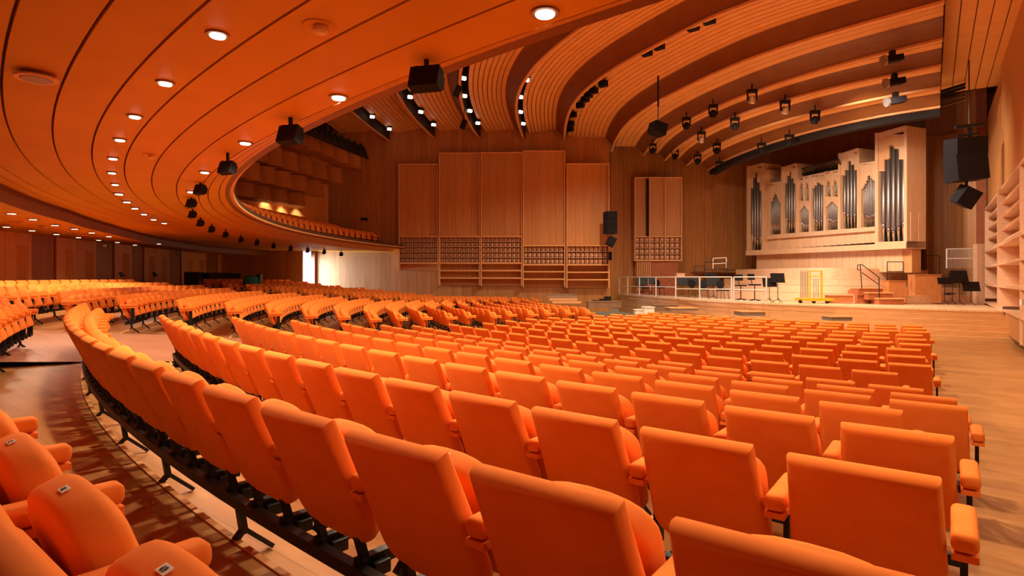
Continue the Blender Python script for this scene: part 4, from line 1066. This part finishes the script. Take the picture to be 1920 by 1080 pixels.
# ------------------------------------------------------------------ lamps in the soffit
def downlight(x, y, h, r, label, lit=True, drop=.022):
    r *= .92
    Y = h*F/(HY-y); c = Vector(((x-960)/F*Y, Y, E+h))
    t = thing('downlight', c, label, 'ceiling light', 'round downlights in the balcony soffit')
    q = MB(); q.lathe((c.x, c.y, c.z-.012), [(r*1.25, 0), (r*1.28, .012), (r*1.1, .014)], 24); part('rim', q, LIP if not lit else mat('rim_brown', (.30, .12, .03), .5), t)
    q = MB(); q.lathe((c.x, c.y, c.z-(drop if lit else .016)), [(r*.80, 0), (r*.86, .006), (r*.86, drop)] if lit else [(r*.9, 0), (r*.95, .005), (r*.9, .01)], 24); part('lamp', q, GLOW if lit else GLASS, t)
hh = lambda x: 1.40
for i, (x, y) in enumerate(DLA[1:8]): downlight(x, y, 1.40+KT*(960-x)/F*(1.4*F/(HY-y)), .055, f'lit round downlight, {ORD[i]} along the long outer soffit row from the near end')
for i, (x, y) in enumerate([DLA[0]]+DLA[8:]): downlight(x, y, 1.40+KT*(960-x)/F*(1.4*F/(HY-y)), .065, f'lit round downlight, {ORD[i]} along the inner soffit row from picture top')
for i, (x, y) in enumerate([(223, 363), (238, 378), (253, 390), (270, 401), (288, 411), (308, 418), (359, 359)]):
    downlight(x, y, 1.40+KT*(960-x)/F*(1.4*F/(HY-y)), .075, f'small far lit downlight, {ORD[i]} where the soffit curves away')
downlight(68, 146, 1.42, .11, 'large unlit round fixture in the soffit at upper left', False)
for i, (x, y) in enumerate([(22, 400), (62, 411), (12, 425), (103, 422), (60, 432), (140, 429), (106, 439), (172, 436), (147, 445), (204, 443), (185, 450), (220, 454), (253, 459), (298, 457)]):
    downlight(x, y, 1.12+KT*10, .09, f'small lit downlight in the lower rear ceiling, {ORD[i]} from the left edge', drop=.014)
for i, (x, y) in enumerate([(32, 417), (78, 426), (119, 434), (155, 441)]):
    downlight(x, y, 1.12+KT*10, .10, f'dark unlit round outlet in the lower rear ceiling, {ORD[i]} from the left', False)
for x, y, r, lab in ((598, 47, .085, 'round smoke detector hanging from the soffit near picture top'), (283, 290, .08, 'far round smoke detector on the soffit between grooves')):
    h = 1.40+KT*(960-x)/F*(1.4*F/(HY-y)); Y = h*F/(HY-y); c = Vector(((x-960)/F*Y, Y, E+h)); t = thing('smoke_detector', c, lab, 'smoke detector')
    q = MB(); q.lathe((c.x, c.y, c.z-.008), [(r, 0), (r*1.05, .008)], 24); part('base_plate', q, SOF, t)
    q = MB(); q.lathe((c.x+.01, c.y, c.z-.05), [(r*.35, 0), (r*.5, .012), (r*.52, .03), (r*.45, .042)], 20); part('sensor_head', q, DIN, t)
# loudspeakers hung along the balcony edge
SPK = [(800, 151, 33, 24, .18), (545, 255, 24, 19, .15), (427, 316, 17, 13, .14), (376, 355, 13, 10, .14), (359, 382, 11, 8.5, .14), (361, 403, 9, 7, .13), (376, 419, 8.5, 6.5, .13), (397, 431, 8, 6, .13), (423, 441, 7.5, 5.5, .13),
       (452, 450, 7, 5, .13), (482, 456, 7, 5, .13), (513, 462, 6.5, 4.5, .13), (545, 467, 6.5, 4.5, .13), (577, 470, 6.5, 4.5, .13), (608, 473, 6, 4.5, .13), (640, 477, 6, 4, .13)]
for i, (x, y, hw, hh_, hang) in enumerate(SPK):
    q_ = (x-960)/F
    # point on the ring r=26.5 along this ray (near hit until the tip, far hit after)
    a = q_*q_+1; b = -2*(q_*CB[0]+CB[1]); c = CB[0]**2+CB[1]**2-26.42**2; disc = max(0, b*b-4*a*c)
    Y = (-b-sqrt(disc))/(2*a) if i < 3 else (1.40-KT*q_*9-.10)*F/(HY-y)
    k = Y/F; ztop = E+1.40-KT*(q_*Y)
    X = q_*Y; zc = E-(y-HY)*k
    s_ = min(1, (ztop-zc)/max(.01, hh_*k+.05)); w_, h_ = hw*k, hh_*k
    if zc+h_ > ztop-.03: zc = ztop-.04-h_*.9
    t = thing('balcony_speaker', (X, Y, ztop), f'black loudspeaker under the balcony edge, {ORD[i]} from the picture top', 'loudspeaker', 'black speakers under the balcony edge')
    rz = atan2(-(CB[0]-X), (CB[1]-Y)); R = Matrix.Rotation(rz+.5, 3, 'Z') @ Matrix.Rotation(radians(-18), 3, 'X')
    bm = bmesh.new(); bmesh.ops.create_cube(bm, size=1); bmesh.ops.scale(bm, verts=bm.verts, vec=(w_*1.75, w_*1.0, h_*1.75))
    bmesh.ops.bevel(bm, geom=[e for e in bm.edges if abs(e.verts[0].co.z-e.verts[1].co.z) < 1e-6 and abs(e.verts[0].co.y-e.verts[1].co.y) < 1e-6 and e.verts[0].co.y > 0], offset=w_*.25, segments=3, affect='EDGES')
    bmesh.ops.transform(bm, matrix=Matrix.Translation((X, Y, zc)) @ R.to_4x4(), verts=bm.verts)
    me = tomesh(bm, 'cabinet', BLKP, False); put('cabinet', me, t)
    q = MB(); q.bar((X, Y, zc+h_*.6), (X, Y, ztop), w_*.25, w_*.25); q.box((X, Y, zc+h_*.9), (w_*1.3, .03, .03)); part('bracket', q, BLK, t)
# ------------------------------------------------------------------ lamps and speakers in the main ceiling slots
for i, (x, y) in enumerate([(668, 192), (698, 219), (730, 242), (769, 182), (789, 210), (813, 234), (872, 109), (869, 147), (871, 180), (881, 208), (896, 231), (987, 150), (976, 182), (976, 210), (981, 232)]):
    p = UH(x, y, 8.2); t = thing('slot_light', p, f'small bright lamp in a main ceiling slot, {ORD[i]} from the left', 'ceiling light', 'small bright lamps in the ceiling slots')
    q = MB(); q.box(p, (.20, .12, .12), .5); part('lamp', q, GLOWS, t); q = MB(); q.box(p+Vector((0, 0, .12)), (.26, .2, .12), .5); part('housing', q, BLK, t)
    q = MB(); q.tube(p+Vector((0, 0, .15)), p+Vector((0, 0, .9)), .02, 6); part('stem', q, BLK, t)
for i, (x, y) in enumerate([(1097, 186), (1103, 178), (1113, 170), (1131, 157), (1088, 197), (1074, 215), (1070, 232), (1069, 242), (1213, 98), (1236, 86), (1300, 50), (1330, 37)]):
    p = UH(x, y, 7.95); t = thing('slot_speaker', p, f'small black loudspeaker in the long ceiling slot, {ORD[i]} from where it is listed lowest' if False else f'small black box in the long middle ceiling slot, at mark {ORD[i]} upward', 'loudspeaker', 'small black boxes in the middle ceiling slot')
    q = MB(); q.box(p, (.34, .22, .24), -.7); part('cabinet', q, BLKP, t); q = MB(); q.tube(p, p+Vector((0, 0, .8)), .02, 6); part('stem', q, BLK, t)
def hang(x, y, Y, wpx, hpx, label, tilt=0, rz=0, cable=None, dpx=None, boxes=1, name='hanging_speaker'):
    p = P(x, y, Y); k = Y/F; t = thing(name, p+Vector((0, 0, hpx*k/2)), label, 'loudspeaker')
    M = Matrix.Rotation(rz, 3, 'Z') @ Matrix.Rotation(tilt, 3, 'Y'); H = hpx*k/boxes
    for j in range(boxes):
        q = MB(); q.box(p+M @ Vector((0, 0, hpx*k/2-H*(j+.5))), (wpx*k, (dpx or wpx)*k, H*.96), M=M); part('cabinet', q, BLKP, t)
    if cable:
        q = MB(); q.tube(p+Vector((0, 0, hpx*k*.5)), P(x+cable[0], cable[1], Y), .02, 6); part('cable', q, BLK, t)
    return t
hang(858, 171, 20.5, 12, 20, 'black boxed speaker hanging over the third ceiling slot', .45, .2, (2, 120))
hang(869, 233, 26, 10, 17, 'small black speaker hanging lower beside the third ceiling slot', .35, .2, (4, 190))
t = hang(1233, 242, 22, 26, 22, 'black monitor speaker hanging on a long thin cable', .25, .3, (1, 200))
q = MB(); q.tube(P(1234, 200, 22), P(1234, 142, 22), .035, 6); part('winch_rod', q, BLK, t)
t = hang(1144, 418, 31.5, 20, 42, 'tall black line array speaker beside the panel bays', 0, .2, (0, 285), 22, 3)
q = MB(); q.box(P(1145.5, 453, 31.5), (.42, .4, .5), M=Matrix.Rotation(.5, 3, 'Y')); part('lower_cabinet', q, BLKP, t)
q = MB(); q.box(P(1144, 480, 32.4), (.17, .15, .46)); single('wall_speaker', q, BLKP, 'small black box on the wall below the left line array', 'loudspeaker')
# right hand speaker array
Yr_ = 21.5; t = thing('speaker_array', P(1812, 240, Yr_), 'black loudspeaker cluster hanging from a bar at upper right', 'loudspeaker')
q = MB(); q.bar(P(1791, 239, Yr_), P(1843, 233, Yr_), .12, .12); part('fly_bar', q, BLK, t)
q = MB(); q.bar(P(1818, 236, Yr_), P(1820, 258, Yr_), .10, .10); q.bar(P(1794, 255, Yr_), P(1836, 250, Yr_), .08, .08); part('bracket', q, BLK, t)
for x, y, wd, ht, dz in ((1810, 275, 57, 32, .10), (1811, 315, 58, 48, -.03)):
    q = MB(); k = Yr_/F; q.box(P(x, y, Yr_), (wd*k, .7, ht*k), M=Matrix.Rotation(-.08, 3, 'Y') @ Matrix.Rotation(dz, 3, 'X')); part('cabinet', q, BLKP, t)
q = MB(); q.tube(P(1812, 338, Yr_), P(1812, 352, Yr_), .05, 8); part('stem', q, BLK, t)
q = MB(); q.box(P(1811, 369, Yr_), (.60, .5, .68), M=Matrix.Rotation(.45, 3, 'Y') @ Matrix.Rotation(.3, 3, 'X')); part('lower_cabinet', q, BLKP, t)
q = MB(); q.tube(P(1817, 236, Yr_), P(1817, 236, Yr_)+Vector((0, 0, 3.2)), .02, 6); part('cable', q, BLK, t)
# moving head lamps
HEADS = [(1410, 183, 7.1, 1), (1472, 203, 6.8, 1), (1337, 210, 7.1, 0), (1378, 234, 6.8, 0), (1287, 233, 7.1, 0), (1315, 259, 6.8, 1), (1528, 222, 6.6, 0), (1480, 265, 6.3, 0), (1428, 280, 6.3, 0), (1344, 280, 6.6, 0),
         (1308, 300, 6.6, 0), (1349, 313, 6.3, 0), (1224, 280, 7.0, 0), (1266, 291, 7.0, 0)]
for i, (x, y, h, pale) in enumerate(sorted(HEADS)):
    Y = h*F/(HY-y); k = Y/F; p = P(x, y, Y); t = thing('stage_lamp', p+Vector((0, 0, .35)), f'moving head stage lamp under the front strips, {ORD[i]} from the left' + (', silver' if pale else ', black'), 'stage lamp', 'moving head lamps under the ceiling')
    m = mat('lamp_silver', (.65, .62, .58), .3, .7) if pale else BLKP
    q = MB(); q.lathe(p+Vector((0, 0, -.05)), [(.10, -.18), (.14, -.13), (.14, .04), (.08, .14)], 12, Matrix.Rotation(.35, 3, 'X')); part('lamp_head', q, m, t)
    q = MB()
    for sx in (-1, 1): q.box(p+Vector((sx*.17, 0, .06)), (.04, .10, .34))
    q.box(p+Vector((0, 0, .25)), (.38, .18, .12)); part('yoke', q, BLK, t)
    q = MB(); q.tube(p+Vector((0, 0, .30)), p+Vector((0, 0, .55)), .03, 6); part('clamp', q, BLK, t)
for i, (x, y, h) in enumerate([(1673, 110, 7.1), (1677, 153, 6.8), (1679, 188, 6.5)]):
    Y = h*F/(HY-y); p = P(x, y, Y); t = thing('stage_lamp', p+Vector((0, 0, .3)), ['highest', 'middle', 'lowest'][i]+' of three wide black stage lamps at upper right', 'stage lamp', 'wide stage lamps at upper right')
    k = Y/F; q = MB(); q.bar(p+Vector((-17*k, 0, -4*k)), p+Vector((17*k, 0, 2*k)), .28, 11*k); part('lamp_head', q, BLKP, t)
    q = MB(); q.tube(p+Vector((-18*k, 0, -4*k)), p+Vector((-14*k, 0, -3*k)), .17, 12); part('lens', q, STEEL, t)
    q = MB(); q.box(p+Vector((0, 0, 9*k)), (8*k, .15, 12*k)); part('clamp', q, BLK, t)
# ------------------------------------------------------------------ at the back wall
t = thing('mixing_desk', P(405, 530, 24.5), 'long black covered mixing desk behind the far left seats', 'desk')
q = MB(); q.bar(P(380, 518, 24.5), P(440, 517, 26.5), .6, 10*.0225); part('console', q, BLKP, t)
q = MB(); q.box(P(366, 524, 24.3), (.50, .4, .62)); part('rack', q, BLK, t); q = MB(); q.box(P(355, 524, 24.2), (.22, .4, .60)); part('rack', q, BLK, t)
q = MB()
for i in range(9): q.box(P(384+i*6.3, 512.5, 24.5+i*.22), (.10, .1, .06))
part('meters', q, BLK, t)['kind'] = 'stuff'
p = P(473, 521, 27); t = thing('covered_monitor', p, 'teal cloth draped over a small console near the far door', 'console')
q = MB(); q.lathe(p+Vector((0, 0, -.1)), [(.38, -.2), (.40, 0), (.34, .16), (.15, .22)], 14, None); part('cloth', q, TEAL, t)
q = MB(); q.box(p+Vector((.34, 0, -.02)), (.16, .3, .36)); part('screen', q, BLK, t)
for x, y, lab in ((197.5, 461, 'left one of two small exit signs under the rear ceiling'), (335, 475, 'right one of two small exit signs under the rear ceiling')):
    Y = 18.5 if x < 300 else 24; t = thing('exit_sign', P(x, y, Y), lab, 'sign')
    q = MB(); q.box(P(x, y, Y), (.20, .05, .14)); part('housing', q, mat('sign_dark', (.05, .06, .04), .4), t)
    q = MB(); q.box(P(x, y, Y)-Vector((0, .03, 0)), (.13, .01, .08)); part('panel', q, mat('sign_face', (.35, .40, .22), .4), t)
for x, lab in ((228, 'left one of two dark door handles on the back wall'), (290, 'right one of two dark door handles on the back wall')):
    Y = 20.2 if x < 260 else 23; p = P(x, 515, Y); t = thing('door_handle_set', p, lab, 'handle'); q = MB(); q.tube(p+Vector((-.10, 0, .05)), p+Vector((.12, 0, -.03)), .03, 6); part('lever', q, BLK, t); q = MB(); q.box(p, (.08, .05, .18)); part('plate', q, BLK, t)
p = P(683, 411, 33.2); q = MB(); q.box(p, (.36, .16, .14)); single('wall_lamp', q, BLK, 'small black fixture high on the side wall above balcony end', 'fixture')
bh = thing('balcony_handrail', P(700, 445, 31.5), 'thin sloping handrail at the right end of the balcony', 'handrail')
for dy in (0, 8):
    q = MB(); q.tube(P(662, 433+dy*.5, 31.8), P(708, 447+dy, 31.2), .02, 6); part('bar', q, BLK, bh)
# number plates on the nearest seats
def font(txt, size, M, m, parent, name='number'):
    c = bpy.data.curves.new(name, 'FONT'); c.body = txt; c.size = size; c.align_x = 'CENTER'; c.align_y = 'CENTER'; c.extrude = .0003; c.materials.append(m)
    tmp = bpy.data.objects.new(name, c); COL.objects.link(tmp); bpy.context.view_layer.update()
    me = bpy.data.meshes.new_from_object(tmp.evaluated_get(bpy.context.evaluated_depsgraph_get())); bpy.data.objects.remove(tmp)
    o = bpy.data.objects.new(name, me); COL.objects.link(o); o.parent = parent; o.matrix_local = M; return o
for o in [o for o in bpy.data.objects if o.name.startswith('auditorium_seat') and o.type == 'EMPTY']:
    d = hypot(o.location.x, o.location.y)
    if d > 2.3: continue
    ang = radians(19); top = Vector((0, .070-.39*sin(ang)+.105*cos(ang)*.5, .405+.39*cos(ang)+.105*sin(ang)*.5))
    R = Matrix.Rotation(ang, 4, 'X'); M = Matrix.Translation(top+Vector((.03, 0, .0012))) @ R
    q = MB(); q.box((0, 0, 0), (.032, .019, .0015)); me = q.mesh('number_plate', TAGM); pl = bpy.data.objects.new('number_plate', me); COL.objects.link(pl); pl.parent = o; pl.matrix_local = M
    n_ = int(60+(round(o.location.x*7)+round(o.location.y*13)) % 30)
    font(str(n_), .017, Matrix.Translation((0, 0, .0015)) @ Matrix.Rotation(pi, 4, 'Z'), BLK, pl)
